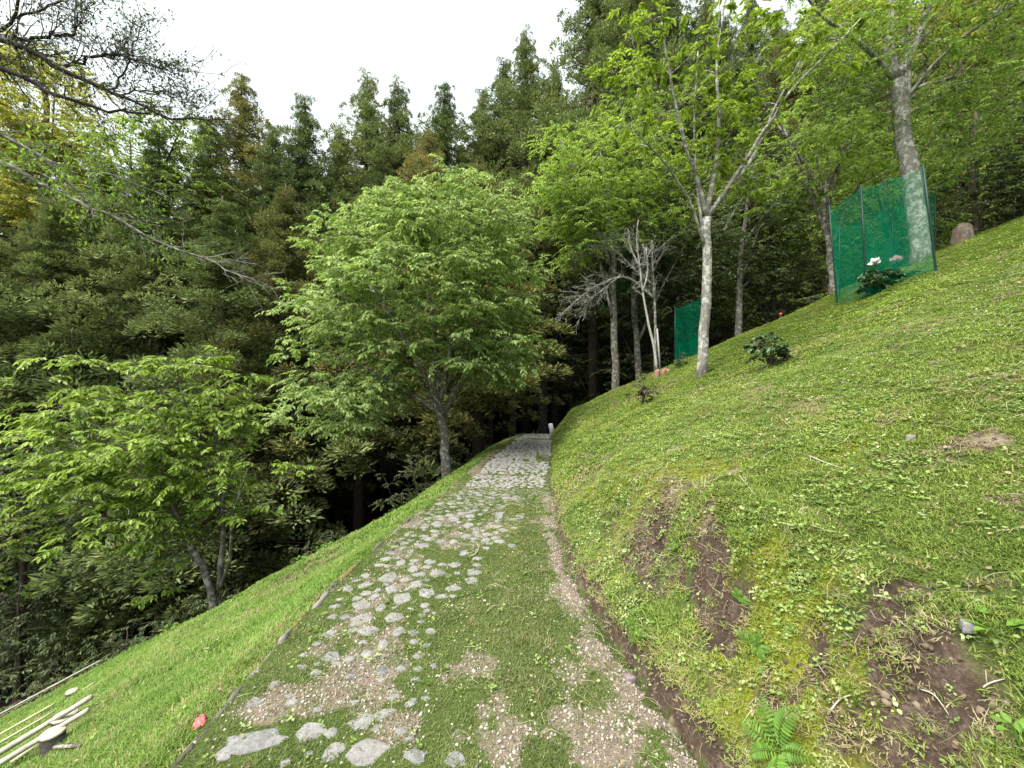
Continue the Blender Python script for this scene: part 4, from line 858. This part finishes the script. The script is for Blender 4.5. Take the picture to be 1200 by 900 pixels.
for a in [(8.8, 13.2, 6.5, 81, "shady tree behind the net enclosure", M_leaf_dim), (11.5, 12.0, 7, 82, "mid green tree behind the thick pale trunk", M_leaf_left), (13.5, 11.4, 6, 83, "dark twiggy tree on the hillside above the stump", M_leaf_dim), (15.5, 11.0, 6, 84, "dim spreading tree at the right edge of the hillside", M_leaf_dim),
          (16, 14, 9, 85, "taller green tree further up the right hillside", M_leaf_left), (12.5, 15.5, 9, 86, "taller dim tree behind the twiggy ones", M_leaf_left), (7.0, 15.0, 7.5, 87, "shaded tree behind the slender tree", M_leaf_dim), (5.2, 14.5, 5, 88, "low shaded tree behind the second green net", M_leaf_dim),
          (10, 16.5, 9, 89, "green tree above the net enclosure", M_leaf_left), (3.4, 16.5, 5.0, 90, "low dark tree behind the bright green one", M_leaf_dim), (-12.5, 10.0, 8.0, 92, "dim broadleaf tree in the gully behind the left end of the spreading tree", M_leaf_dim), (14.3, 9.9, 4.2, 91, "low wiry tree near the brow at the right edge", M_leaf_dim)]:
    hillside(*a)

# undergrowth bushes in the gully on the left
def bush(name, label, x, y, r, hgt, leafm, seed, ls=.07, per=45, npd=40, z=None, cat="bush", padr=.28):
    b = gp(x, y, -.05); rg = np.random.default_rng(seed)
    stems = [([b, b + (.05, 0, hgt * .3), b + (.1, 0, hgt * .7)], .03, .01)] + [([b, b + (r * .3 * math.cos(a), r * .3 * math.sin(a), hgt * .4), b + (r * .7 * math.cos(a), r * .7 * math.sin(a), hgt * .75)], .02, .006) for a in (0.3, 2.2, 4.4)]
    return tree(name, label, b, stems, [(b + (0, 0, hgt * .5), (r, r, hgt * .5))], npd, padr, per, ls, leafm, M_bark_dark, seed, cat=cat, shell=.35, nside=5, brad=.008)
for a in [(-9.5, 7.5, 1.5, 2.6), (-7.4, 7.2, 1.3, 2.2), (-5.6, 7.6, 1.3, 2.2), (-8.0, 9.5, 1.7, 3.4), (-3.6, 8.2, 1.2, 2.0), (-6.2, 6.2, .9, 1.5), (-8.6, 6.0, 1.1, 1.6), (-10.2, 5.6, 1.2, 1.8), (-2.4, 10.6, 1.3, 2.2), (-11.5, 8.5, 1.8, 3.6), (-5.0, 10.5, 1.5, 3.0)]:
    k = int(-a[0] * 10 + a[1] * 100); 
    names = {0: "dark bush low in the gully at the left edge", 1: "dark bush below the spreading tree", 2: "bush in the gully straight behind the stems of the spreading tree", 3: "tall bush between the gully and the cedars", 4: "shaded bush below the round tree",
             5: "bush just below the lawn brow behind the log posts", 6: "bush behind the pale poles at the left", 7: "bush at the left edge right beyond the poles", 8: "dark bush behind the trunk of the round tree", 9: "tall bush at the left edge under the cedars", 10: "shaded tall bush between the two green trees"}
    idx = [(-9.5, 7.5), (-7.4, 7.2), (-5.6, 7.6), (-8.0, 9.5), (-3.6, 8.2), (-6.2, 6.2), (-8.6, 6.0), (-10.2, 5.6), (-2.4, 10.6), (-11.5, 8.5), (-5.0, 10.5)].index(a[:2])
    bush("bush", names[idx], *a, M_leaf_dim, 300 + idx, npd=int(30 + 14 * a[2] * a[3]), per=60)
# leafy edge of a tree cropped at the left
d = 4.6; bb = gp(-7.4, 4.9)
tree("broadleaf_tree", "leafy branches of a small tree cropped by the left edge", bb, [([bb, bb + (0, 0, 1.0), bb + (.1, 0, 2.2)], .05, .02), ([bb + (0, 0, .8), at(-30, 640, 4.8), at(20, 620, 4.7)], .02, .006)], [E(-30, 640, 4.8, 60, 75, .5)], 45, .22, 50, .06, M_leaf_left, M_bark, 99, near=True, shell=.2, flat=.2)

# --- branches overhanging from a tree just outside the left of the picture
d = 3.6; bm0 = gp(-6.3, 3.4, -.1)
def A(L, dd=0): return [at(u, v, d + dd + .001 * u) for u, v in L]
crot = at(-230, 230, d + .1); cr2 = at(-250, 120, d)
OB = [([bm0, bm0 + (.1, 0, 1.6), crot, cr2, at(-260, -60, d)], .16, .07),
      ([cr2] + A([(-110, 30), (0, 43), (25, 55), (70, 80), (120, 105), (150, 117), (175, 133), (215, 140), (270, 140)]), .05, .004),
      ([cr2] + A([(-120, 50), (0, 78), (50, 103), (90, 122), (130, 130), (175, 133)]), .045, .008),
      ([crot] + A([(-100, 120), (0, 155), (40, 180), (90, 215), (105, 240), (115, 268)], -.2), .04, .004),
      ([crot] + A([(-100, 150), (0, 188), (50, 215), (100, 240), (150, 262), (190, 285), (240, 302), (308, 335)], .1), .035, .004),
      ([crot] + A([(-80, 130), (0, 158), (60, 190), (130, 205), (200, 232)], .25), .03, .003),
      ([cr2] + A([(-60, 20), (0, 45), (20, 22), (26, -20)], .1), .03, .01),
      (A([(0, 43), (20, 48), (60, 42), (90, 40), (95, 22), (88, 0)], .02), .018, .004), (A([(75, 78), (100, 70), (125, 62), (160, 70), (200, 85), (232, 83)], .0), .014, .003),
      (A([(130, 105), (150, 80), (155, 55), (170, 30)], .2), .010, .003), (A([(20, 22), (60, 5), (100, -10)], .1), .012, .004), (A([(140, 112), (180, 105), (215, 120), (232, 122)], .05), .008, .002)]
rg = np.random.default_rng(5)
om = thing("overhanging_tree", "bare looking branches with tiny dull leaves reaching in from the upper left", "tree", bm0); lp, ldir, lk = [], [], []
for k, (pts, r0, r1) in enumerate(OB):
    P = resample(pts, 4 * len(pts)); P[1:-1] += rg.normal(0, .012, (len(P) - 2, 3)); rad = np.linspace(r0, r1, len(P)); m = MB(); m.tube(P - bm0, rad, 7, True)
    if k:
        uu = CX + F * P[:, 0] / P[:, 1]
        idxs = [j for j in range(1, len(P) - 1) if uu[j] > -40]
        nt = int(len(idxs) * 2.4)
        for _ in range(nt):
            if not idxs: break
            j = idxs[rg.integers(len(idxs))]; t = unit(P[j + 1] - P[j - 1]); dv = unit(t * .8 + rg.normal(0, .6, 3) * (1, .6, 1)); L = rg.uniform(.15, .45)
            C = curve(P[j], P[j] + dv * L, rg.normal(0, .03, 3), 5, .008, rg); m.tube(C - bm0, np.linspace(max(.003, rad[j] * .35), .0018, 5), 4, False)
            leafy = not (k == 4 and uu[j] > 200)
            for s in range(3):
                q = C[rg.integers(1, 5)]; e = q + unit(dv + rg.normal(0, .7, 3)) * rg.uniform(.06, .18); m.tube(np.array([q, e]) - bm0, np.array([.002, .0012]), 3, False)
                if leafy:
                    for w in range(rg.integers(3, 8)): lp.append(q + (e - q) * rg.random() + rg.normal(0, .032, 3)); ldir.append(unit(dv * .5 + rg.normal(0, .6, 3) + (0, 0, -.5))); lk.append(k in (3, 4, 5))
            if not leafy:
                for s in range(5):
                    q = C[rg.integers(1, 5)]; m.tube(np.array([q, q + unit(dv + rg.normal(0, .7, 3)) * .1]) - bm0, np.array([.002, .001]), 3, False)
    m.build("trunk" if k == 0 else "limb", M_bark_pale if k in (4, 5) else M_bark if k == 3 else M_twig_purple, om, smooth=True)
lp = np.array(lp); ldir = np.array(ldir); lk = np.array(lk)
for nm_, sel, lm_, a_, b_ in (("crown", ~lk, M_leaf_maple, .020, .040), ("leaves", lk, M_leaf_light, .028, .055)):
    q_ = lp[sel]; V, Fp = leaves_mesh(q_ - bm0, ldir[sel], unit(rg.normal(0, .7, q_.shape) + (0, 0, .8)), rg.uniform(a_, b_, len(q_)), .5); mk(nm_, V, Fp, lm_, om)

# ------------------------------------------------------------------ green net enclosures
def netmat():
    m, n, l, o = newmat("green_netting"); tc = n.new("ShaderNodeTexCoord"); mp = n.new("ShaderNodeMapping"); mp.inputs["Scale"].default_value = (7, 7, 1.6); l.new(tc.outputs["Object"], mp.inputs[0]); nz = noise(n, l, mp.outputs[0], 1.3, 5, .7)
    df = n.new("ShaderNodeBsdfDiffuse"); df.inputs[0].default_value = (.0, .22, .12, 1); tl_ = n.new("ShaderNodeBsdfTranslucent"); tl_.inputs[0].default_value = (.0, .36, .20, 1)
    tp = n.new("ShaderNodeBsdfTransparent"); tp.inputs[0].default_value = (1, 1, 1, 1)
    m1 = n.new("ShaderNodeMixShader"); m1.inputs[0].default_value = .5; l.new(df.outputs[0], m1.inputs[1]); l.new(tl_.outputs[0], m1.inputs[2])
    r = n.new("ShaderNodeMapRange"); r.inputs[1].default_value = .3; r.inputs[2].default_value = .7; r.inputs[3].default_value = .24; r.inputs[4].default_value = .50; l.new(nz.outputs[0], r.inputs[0])
    m2 = n.new("ShaderNodeMixShader"); l.new(r.outputs[0], m2.inputs[0]); l.new(tp.outputs[0], m2.inputs[1]); l.new(m1.outputs[0], m2.inputs[2]); l.new(m2.outputs[0], o.inputs[0]); return m
M_net = netmat(); M_pole = plain("green_pole", (.002, .018, .014), (.006, .035, .026), 30, .45, .1)
def pnl(a0, a1, b0, b1, n=16, seed=0, sag=.055):
    """net panel between two poles: bottoms a0,b0 tops a1,b1; hugs the ground below and sags along the top"""
    rg = np.random.default_rng(seed); V = []
    nv = 8
    for i in range(n + 1):
        t = i / n; bt = a0 + (b0 - a0) * t; bt[2] = Hs(bt[0], bt[1]) + .01; tp = a1 + (b1 - a1) * t - np.array([0, 0, sag * 4 * t * (1 - t) * (1 + .5 * math.sin(t * 9 + seed))])
        nrm = np.cross(b0 - a0, (0, 0, 1)); nrm /= np.linalg.norm(nrm)
        for j in range(nv + 1):
            s = j / nv; V.append(bt + (tp - bt) * s + nrm * (.04 * math.sin(7 * t + 3 * s + seed) + .02 * math.sin(17 * t + 5 * s)) * math.sin(math.pi * t))
    i = np.arange(n)[:, None] * (nv + 1) + np.arange(nv)[None]; Q_ = np.stack([i, i + nv + 1, i + nv + 2, i + 1], -1).reshape(-1, 4)
    return np.array(V), Q_
def enclosure(label, poles, panels, name="net_enclosure"):
    b = poles[0][0]; root = thing(name, label, "garden net", b)
    for (p0, p1) in poles:
        m = MB(); P = np.array([p0 - (p1 - p0) * .08, p0, (p0 + p1) / 2, p1 + (p1 - p0) * .02]) - b; m.tube(P, np.full(4, .016), 8); m.build("pole", M_pole, root, smooth=True)
    for k, (i, j) in enumerate(panels):
        V, Q_ = pnl(poles[i][0], poles[i][1], poles[j][0], poles[j][1], seed=k); mk("net", V - b, [Q_], M_net, root, smooth=True)
    return root
def pole_at(u, v, ut, vt):
    p = pix(u, v); return (p, at(ut, vt, p[1]))
P1 = pole_at(981, 357, 972, 243); P2 = pole_at(1016, 351, 1009, 219); P3 = pole_at(1097, 318, 1082, 195)
print("net", P1, P2, P3)
def back(u, y, h): 
    x = (u - CX) / F * y; p = gp(x, y); return (p, p + (0, 0, h))
P4 = back(1096, 9.6, 1.6); P5 = back(1046, 9.6, 1.55); P6 = back(984, 9.0, 1.6)
enclosure("tall green net fence on thin poles around the thick trunk and peonies", [P1, P2, P3, P4, P5, P6], [(0, 1), (1, 2), (3, 4), (4, 5), (5, 0)])
Q1 = back(791, 11.6, 1.75); Q2 = back(823, 11.6, 1.8); Q3 = back(826, 12.7, 1.6); Q4 = back(796, 12.7, 1.6)
enclosure("smaller green net showing behind the slim pale trunk", [Q1, Q2, Q3, Q4], [(0, 1), (1, 2), (2, 3), (3, 0)])

# peony inside the net
M_petal_w = plain("petal_white", (.62, .60, .60), (.82, .80, .80), 30, .6, .1); M_petal_p = plain("petal_pink", (.80, .50, .60), (.90, .72, .80), 30, .6, .1)
M_leaf_dark = leafmat("leaf_glossy_dark", [(.1, (.015, .035, .012)), (.5, (.035, .075, .022)), (.9, (.08, .14, .045))], .2, rough=.35, clump=5, spec=.5)
pb = pix(1042, 341); pb = gp(pb[0] + .33, pb[1] + .45); 
pe = tree("peony", "low peony bush with one white and one pink flower inside the net", pb, [([pb, pb + (0, 0, .2), pb + (.02, 0, .35)], .012, .006)], [(pb + (0, 0, .20), (.42, .28, .20))], 46, .13, 40, .085, M_leaf_dark, M_bark_dark, 201, cat="flowering plant", near=True, shell=.3, brad=.004)
def bloom(parent, c, r, mat, seed, name="flower"):
    rg = np.random.default_rng(seed); n = 34; a = rg.uniform(0, 6.28, n); e = rg.uniform(.1, 1.4, n); D = np.stack([np.cos(a) * np.cos(e), np.sin(a) * np.cos(e), np.sin(e)], -1)
    V, Fp = leaves_mesh(np.tile(c, (n, 1)) + D * r * .15, D, unit(rg.normal(0, 1, (n, 3))), np.full(n, r) * rg.uniform(.8, 1.1, n), .75, True, .4, .3); return mk(name, V, Fp, mat, parent)
dp = pb[1] - .12
bloom(pe, at(1026, 309, dp) - pb, .10, M_petal_w, 1); bloom(pe, at(1051, 306, dp) - pb, .10, M_petal_p, 2)

# ------------------------------------------------------------------ small plants on the slope
def shrub_small(label, u, v, w, h_, leafm, seed, stems=6, ls=.05, name="shrub", npd=16, per=24, bark=M_bark_dark):
    b = pix(u, v); rg = np.random.default_rng(seed); s = b[1] / F; W_, H_ = w * s, h_ * s
    stl = [([b, b + (rg.uniform(-.3, .3) * W_, rg.uniform(-.2, .2) * W_, H_ * rg.uniform(.6, .95))], .008, .003) for _ in range(stems)]
    stl = [([p[0], (np.asarray(p[0]) + p[1]) / 2 + rg.normal(0, .01, 3), p[1]], a, c) for p, a, c in stl]
    return tree(name, label, b, stl, [(b + (0, 0, H_ * .55), (W_ * .5, W_ * .45, H_ * .45))], npd, .09, per, ls, leafm, bark, seed, cat="shrub", shell=.1, brad=.004, near=True, nside=5, flat=.5)
shrub_small("dark leafy shrub with an upright tip right of the slim pale trunk", 903, 431, 46, 44, M_leaf_dark, 211, npd=26, ls=.06)
M_leaf_brown = leafmat("leaf_bronze", [(.1, (.035, .025, .018)), (.5, (.075, .055, .035)), (.9, (.10, .12, .05))], .25, clump=5)
shrub_small("small twiggy bronze shrub on the brow left of the slim trunk", 752, 476, 26, 38, M_leaf_brown, 212, npd=14, ls=.05)
shrub_small("tiny dark shrub between the dead tree and the slim trunk", 797, 431, 14, 16, M_leaf_dark, 213, npd=9, ls=.05)
shrub_small("small bush on the brow just left of the net enclosure", 948, 353, 16, 14, M_leaf_dim, 214, npd=10, ls=.06)
shrub_small("pale green sprig on the brow below the twin trunks", 753, 446, 16, 12, M_leaf_left, 215, npd=6, ls=.05)
# reddish rock heap at foot of dead tree
M_red = plain("reddish_earth", (.13, .055, .038), (.34, .20, .16), 20, .95, .8)
pr_ = pix(775, 440); rt = thing("rock_cluster", "little heap of reddish rocks at the foot of the dead white tree", "rocks", pr_)
for k in range(7):
    V, Qs, T = slabs[k]; s_ = random.uniform(.08, .16); o = mk("rock", V * (s_, s_, s_ * .9) + np.array([random.uniform(-.2, .2), random.uniform(-.15, .15), .03 + random.uniform(0, .05)]), [Qs, T], M_red, rt)
# stake
ps = pix(774, 428); o = MB(); tp_ = at(770, 385, ps[1]); o.tube(np.array([ps - (0, 0, .1), tp_]) - ps, np.array([.028, .024]), 8); o = o.build("wooden_stake", M_bark_white, smooth=True); o.location = ps; tag(o, "short pale wooden stake beside the dead white tree", "stake")
# red marker
prd = pix(915, 362); m = MB(); m.tube(np.array([[0, 0, -.05], [0, 0, .12]]), np.array([.02, .02]), 8); M_bark_r = plain("red_paint", (.45, .05, .03), (.6, .09, .05), 20, .5, .1)
rt = thing("marker_peg", "tiny red topped peg on the brow right of the slim trunk", "marker", prd); m.build("peg", M_bark_dark, rt); m = MB(); m.tube(np.array([[0, 0, .10], [0, 0, .115], [0, 0, .15], [0, 0, .165]]), np.array([.02, .04, .038, .012]), 10); m.build("cap", M_bark_r, rt, smooth=True)
# short white post at path end
pp = at(648, 499, 11.9); pp = np.array([pp[0], 11.9, Hs(pp[0], 11.9)]); m = MB(); tpp = pp + (-.08, 0, .34)
m.tube(np.array([pp - (0, 0, .15), pp + (tpp - pp) * .5, tpp, tpp + (tpp - pp) * .04]) - pp, np.array([.075, .075, .07, .05]), 4); M_post = plain("weathered_white", (.42, .38, .42), (.68, .64, .68), 12, .8, .3)
o = m.build("marker_post", M_post); o.location = pp; tag(o, "short tilted whitish post at the far end of the path", "post")
# stump at right
sp = pix(1128, 276); m = MB(); r_ = .17
for a in range(1):
    n = 14; th = np.linspace(0, 2 * np.pi, n, endpoint=False); rings = []
    for z, k in ((-.2, 1.3), (.05, 1.1), (.18, 1.0), (.31, .96)):
        rings.append(np.stack([np.cos(th) * r_ * k * (1 + .10 * np.sin(5 * th) + .06 * np.cos(9 * th)), np.sin(th) * r_ * k * (1 + .1 * np.cos(4 * th)), np.full(n, z) + (.06 * np.sin(2 * th) if z > .2 else 0)], -1))
    V = np.concatenate(rings + [np.array([[0, 0, .30]])]); j = np.arange(n); j2 = (j + 1) % n
    Qs = np.concatenate([np.stack([j + a_ * n, j2 + a_ * n, j2 + a_ * n + n, j + a_ * n + n], -1) for a_ in range(3)]); T = np.stack([j + 3 * n, j2 + 3 * n, np.full(n, 4 * n)], -1)
o = mk("tree_stump", V, [Qs, T], barkmat("stump_wood", (.07, .052, .04), (.15, .12, .095), (.17, .15, .125), sc=10, bump=1), smooth=False); o.location = sp; tag(o, "weathered brownish cut tree stump at the top right edge of the slope", "stump")

# ferns
M_fern = leafmat("fern_green", [(.1, (.07, .15, .02)), (.5, (.12, .24, .035)), (.9, (.20, .33, .06))], .4, clump=4)
def fern(label, u, v, L, nf, seed, lift=.5):
    b = pix(u, v); rg = np.random.default_rng(seed); root = thing("fern", label, "fern", b, "ferns on the bank")
    nrm = normal(np.array([b[0]]), np.array([b[1]]))[0]
    for k in range(nf):
        a = k / nf * 6.28 + rg.uniform(-.3, .3); o = np.array([math.cos(a), math.sin(a), 0]); o = o - nrm * (o @ nrm); ln = L * rg.uniform(.7, 1.1); n = 16; t = np.linspace(0, 1, n)[:, None]
        C = o * ln * t * .9 + nrm * ln * lift * (t - .75 * t * t) * 1.2 + np.array([0, 0, .1 * ln]) * t; m = MB(); m.tube(C, np.linspace(.0022, .0008, n), 3, False)
        tg = unit(np.gradient(C, axis=0)); sd = unit(np.cross(tg, nrm)); B, D, Nn, LL = [], [], [], []
        for j in range(2, n):
            pl = ln * .17 * math.sin(math.pi * (j / n) ** .75) * .95 + .006
            for s in (-1, 1):
                B.append(C[j]); D.append(sd[j] * s + tg[j] * .35 - nrm * .1); Nn.append(nrm + rg.normal(0, .12, 3)); LL.append(pl)
        V, Fp = leaves_mesh(np.array(B), np.array(D), np.array(Nn), np.array(LL), .26, True, .15, .15); m.add(V, Fp); m.build("frond", M_fern, root)
fern("largest bright fern at the foot of the mossy bank", 915, 886, .23, 6, 1, .75); fern("small bright fern halfway up the foot of the bank", 742, 698, .11, 7, 2); fern("small bright fern at the bank foot nearest the gutter", 745, 742, .11, 6, 3)
fern("dim little fern in the hollow of the bank", 870, 706, .09, 6, 4); fern("small fern below the hollow of the bank", 888, 762, .10, 6, 5)
fern("tiny fern under the mossy ledge", 790, 640, .07, 5, 6)
def broad(label, u, v, L, n, seed):
    b = pix(u, v); rg = np.random.default_rng(seed); root = thing("broadleaf_weed", label, "weed", b, "broad leaved weeds on the slopes")
    for k in range(n):
        a = rg.uniform(0, 6.28); o = np.array([math.cos(a), math.sin(a), 0]) * rg.uniform(.2, .8) * L; tp = o + (0, 0, L * rg.uniform(.6, 1.3)); m = MB(); m.tube(curve((0, 0, 0), tp, (0, 0, .01), 4), np.linspace(.002, .001, 4), 3, False)
        V, Fp = leaves_mesh(tp[None], unit(o + np.array([0, 0, .01]))[None], np.array([[0, 0, 1.]]) + rg.normal(0, .25, (1, 3)), np.array([L * rg.uniform(.6, 1.0)]), .6, True, .2, .25); m.add(V, Fp); m.build("leaf", M_fern, root)
broad("light green broad leaved weed at the right edge of the slope", 1172, 752, .05, 8, 1); broad("broad leaved weed at the right edge below the other one", 1195, 885, .04, 5, 2); broad("little pale weed beside the fallen white twig on the bank", 1002, 835, .03, 6, 3)
for k, (u, v, lb) in enumerate([(385, 634, "bright weed on the left lawn brow nearest the round tree"), (372, 640, "bright weed on the left lawn brow right behind the soil patch"), (197, 735, "bright weed on the brow below the spreading tree"), (350, 650, "bright weed on the lawn brow between the two green trees")]):
    broad(lb, u, v, .07, 9, 10 + k)

# fallen sticks, scrap, odd stone
M_stick = plain("dry_stick", (.26, .235, .19), (.48, .44, .37), 40, .9, .3)
def stick(label, pxs, r, mat=M_stick, lift=.012, name="fallen_stick", cat="stick", group=None, fork=True):
    P = np.array([pix(u, v) for u, v in pxs]); r *= .65; P[:, 2] += lift + r; b = P[0]; m = MB(); Pq = resample(P, len(P) * 3) if len(P) > 2 else P; m.tube(Pq - b, np.linspace(r, r * .6, len(Pq)), 6)
    if fork and len(Pq) > 4: q = Pq[len(Pq) // 2]; m.tube(np.array([q, q + (Pq[-1] - q) * .4 + (0, .02, .02)]) - b, np.array([r * .6, r * .3]), 4)
    o = m.build(name, mat, smooth=True); o.location = b; tag(o, label, cat, group); return o
stick("thin pale stick lying on the grass in the middle of the right slope", [(948, 538), (966, 545), (987, 553)], .006, fork=False); stick("pair-like thin straw stick left of the pale stick on the slope", [(866, 560), (876, 572), (886, 585)], .004)
stick("short white twig on the bare soil near the bottom of the bank", [(970, 846), (985, 832), (1002, 822)], .005); stick("long thin dry stalk crossing the bare soil at the right", [(1078, 815), (1095, 832), (1112, 852)], .003)
stick("curved white twig lying on the stones of the path", [(551, 654), (556, 653), (560, 648), (562, 640)], .007, fork=False); stick("straw coloured stalk near the right edge of the slope", [(1140, 820), (1160, 810), (1178, 806)], .004)
pr2 = pix(236, 853); m = MB(); rg = np.random.default_rng(3); n = 8
gx2, gy2 = np.meshgrid(np.linspace(-1, 1, n), np.linspace(-1, 1, n)); V = np.stack([gx2.ravel() * .045 + rg.normal(0, .003, n * n), gy2.ravel() * .05 + rg.normal(0, .003, n * n), .03 + rg.uniform(-.008, .012, n * n) + .02 * np.cos(gx2.ravel() * 2.2) * np.cos(gy2.ravel() * 1.5)], -1)
V *= (.65, .65, .8); V[:, 0] *= (1 - .35 * np.abs(gy2.ravel())); i = np.arange(n - 1)[:, None] * n + np.arange(n - 1)[None]; Q_ = np.stack([i, i + 1, i + n + 1, i + n], -1).reshape(-1, 4)
o = mk("plastic_scrap", V, [Q_], plain("red_plastic", (.38, .05, .06), (.60, .17, .18), 40, .4, .1)); o.location = pr2; o.rotation_euler = (0, -.3, .6); sm = o.modifiers.new("thick", 'SOLIDIFY'); sm.thickness = .003; tag(o, "crumpled pinkish red plastic scrap beside the stone edging", "litter")
V, Qs, T = slabs[4]; o = mk("purple_stone", V * (.06, .045, .016), [Qs, T], plain("purple_stone", (.10, .075, .085), (.22, .175, .19), 30, .6, .4)); o.location = pix(738, 798) + (0, 0, .015); tag(o, "small purplish stone lying in the gutter of the bank", "stone")
V, Qs, T = slabs[7]; o = mk("pale_pebble", V * (.035, .03, .014), [Qs, T], M_stone); o.location = pix(1133, 745) + (0, 0, .02); tag(o, "pale round pebble on the slope near the right edge", "stone")
V, Qs, T = slabs[2]; o = mk("grey_stone", V * (.05, .04, .016), [Qs, T], M_kerb); o.location = pix(1068, 516) + (0, 0, .015); tag(o, "grey stone in the grass high on the right slope", "stone")

# ------------------------------------------------------------------ pale poles and cut log posts at lower left
M_wood = plain("pale_wood", (.22, .20, .15), (.44, .42, .35), 18, .7, .3); M_wood2 = plain("greenish_bamboo", (.22, .25, .13), (.38, .40, .25), 14, .6, .2); M_char = plain("charred_wood", (.012, .011, .010), (.05, .045, .04), 18, .9, .6)
def lpole(label, u0, v0, u1, v1, r, mat=M_wood, lift=.10):
    a, b = pix(u0, v0), pix(u1, v1); L = b - a; a = a - L * .0; n = 7; t = np.linspace(0, 1, n)[:, None]; P = a + L * t; P[:, 2] += lift; base = P[0].copy(); m = MB()
    r *= .72; m.tube(P - base, np.linspace(r, r * .85, n) * rng.uniform(.94, 1.06, n), 9); o = m.build("wooden_pole", mat, smooth=False); o.location = base; tag(o, label, "pole", "pale poles laid along the slope"); return o
lpole("nearest thick pale pole, lowest of the poles in the corner", -60, 952, 103, 852, .024); lpole("second thick pale pole, passing just above the charred post", -70, 944, 107, 835, .026)
lpole("thin greenish pole above the two thick ones", -60, 914, 64, 841, .013, M_wood2, .05); lpole("thin pale pole in the middle of the row", -60, 902, 64, 832, .014, M_wood2, .05)
lpole("long pale pole nearest the brow of the lawn", -60, 886, 92, 793, .018); lpole("long thin pole ending farthest up the slope", -60, 880, 117, 785, .014)
lpole("short pole end lying crosswise under the two thick poles", 14, 902, 48, 878, .018, M_wood2, .04); lpole("short stub of pale pole showing in the grass further up", 96, 813, 111, 804, .010, M_wood2, .03)
lpole("grey weathered stick pegged level beside the nearest pole", 64, 884, 94, 883, .013, M_bark, .04)
def logpost(label, u, v, r, h_):
    p = pix(u, v); root = thing("log_post", label, "post", p, "cut log posts beside the poles"); m = MB(); m.tube(np.array([[0, 0, -.3], [0, 0, h_ - .006]]), np.array([r, r]), 12); m.build("log", M_char, root)
    m = MB(); m.tube(np.array([[0, 0, h_ - .006], [0, 0, h_ + .004], [0, 0, h_ + .008]]), np.array([r * 1.04, r * 1.04, r * .95]), 12); m.build("cut_top", M_wood, root)
logpost("largest charred log post with pale cut top between the thick poles", 62, 880, .052, .10); logpost("charred log post with pale top just above the second pole", 76, 852, .06, .07)
logpost("small pale topped post in the grass above the middle pole", 84, 816, .04, .04); logpost("pale topped post at the brow of the lawn", 70, 804, .045, .04)
print("objects", len(S.objects), "tris", sum(len(m.loops) - 2 * len(m.polygons) for m in {o.data for o in S.objects if o.type == 'MESH'}))
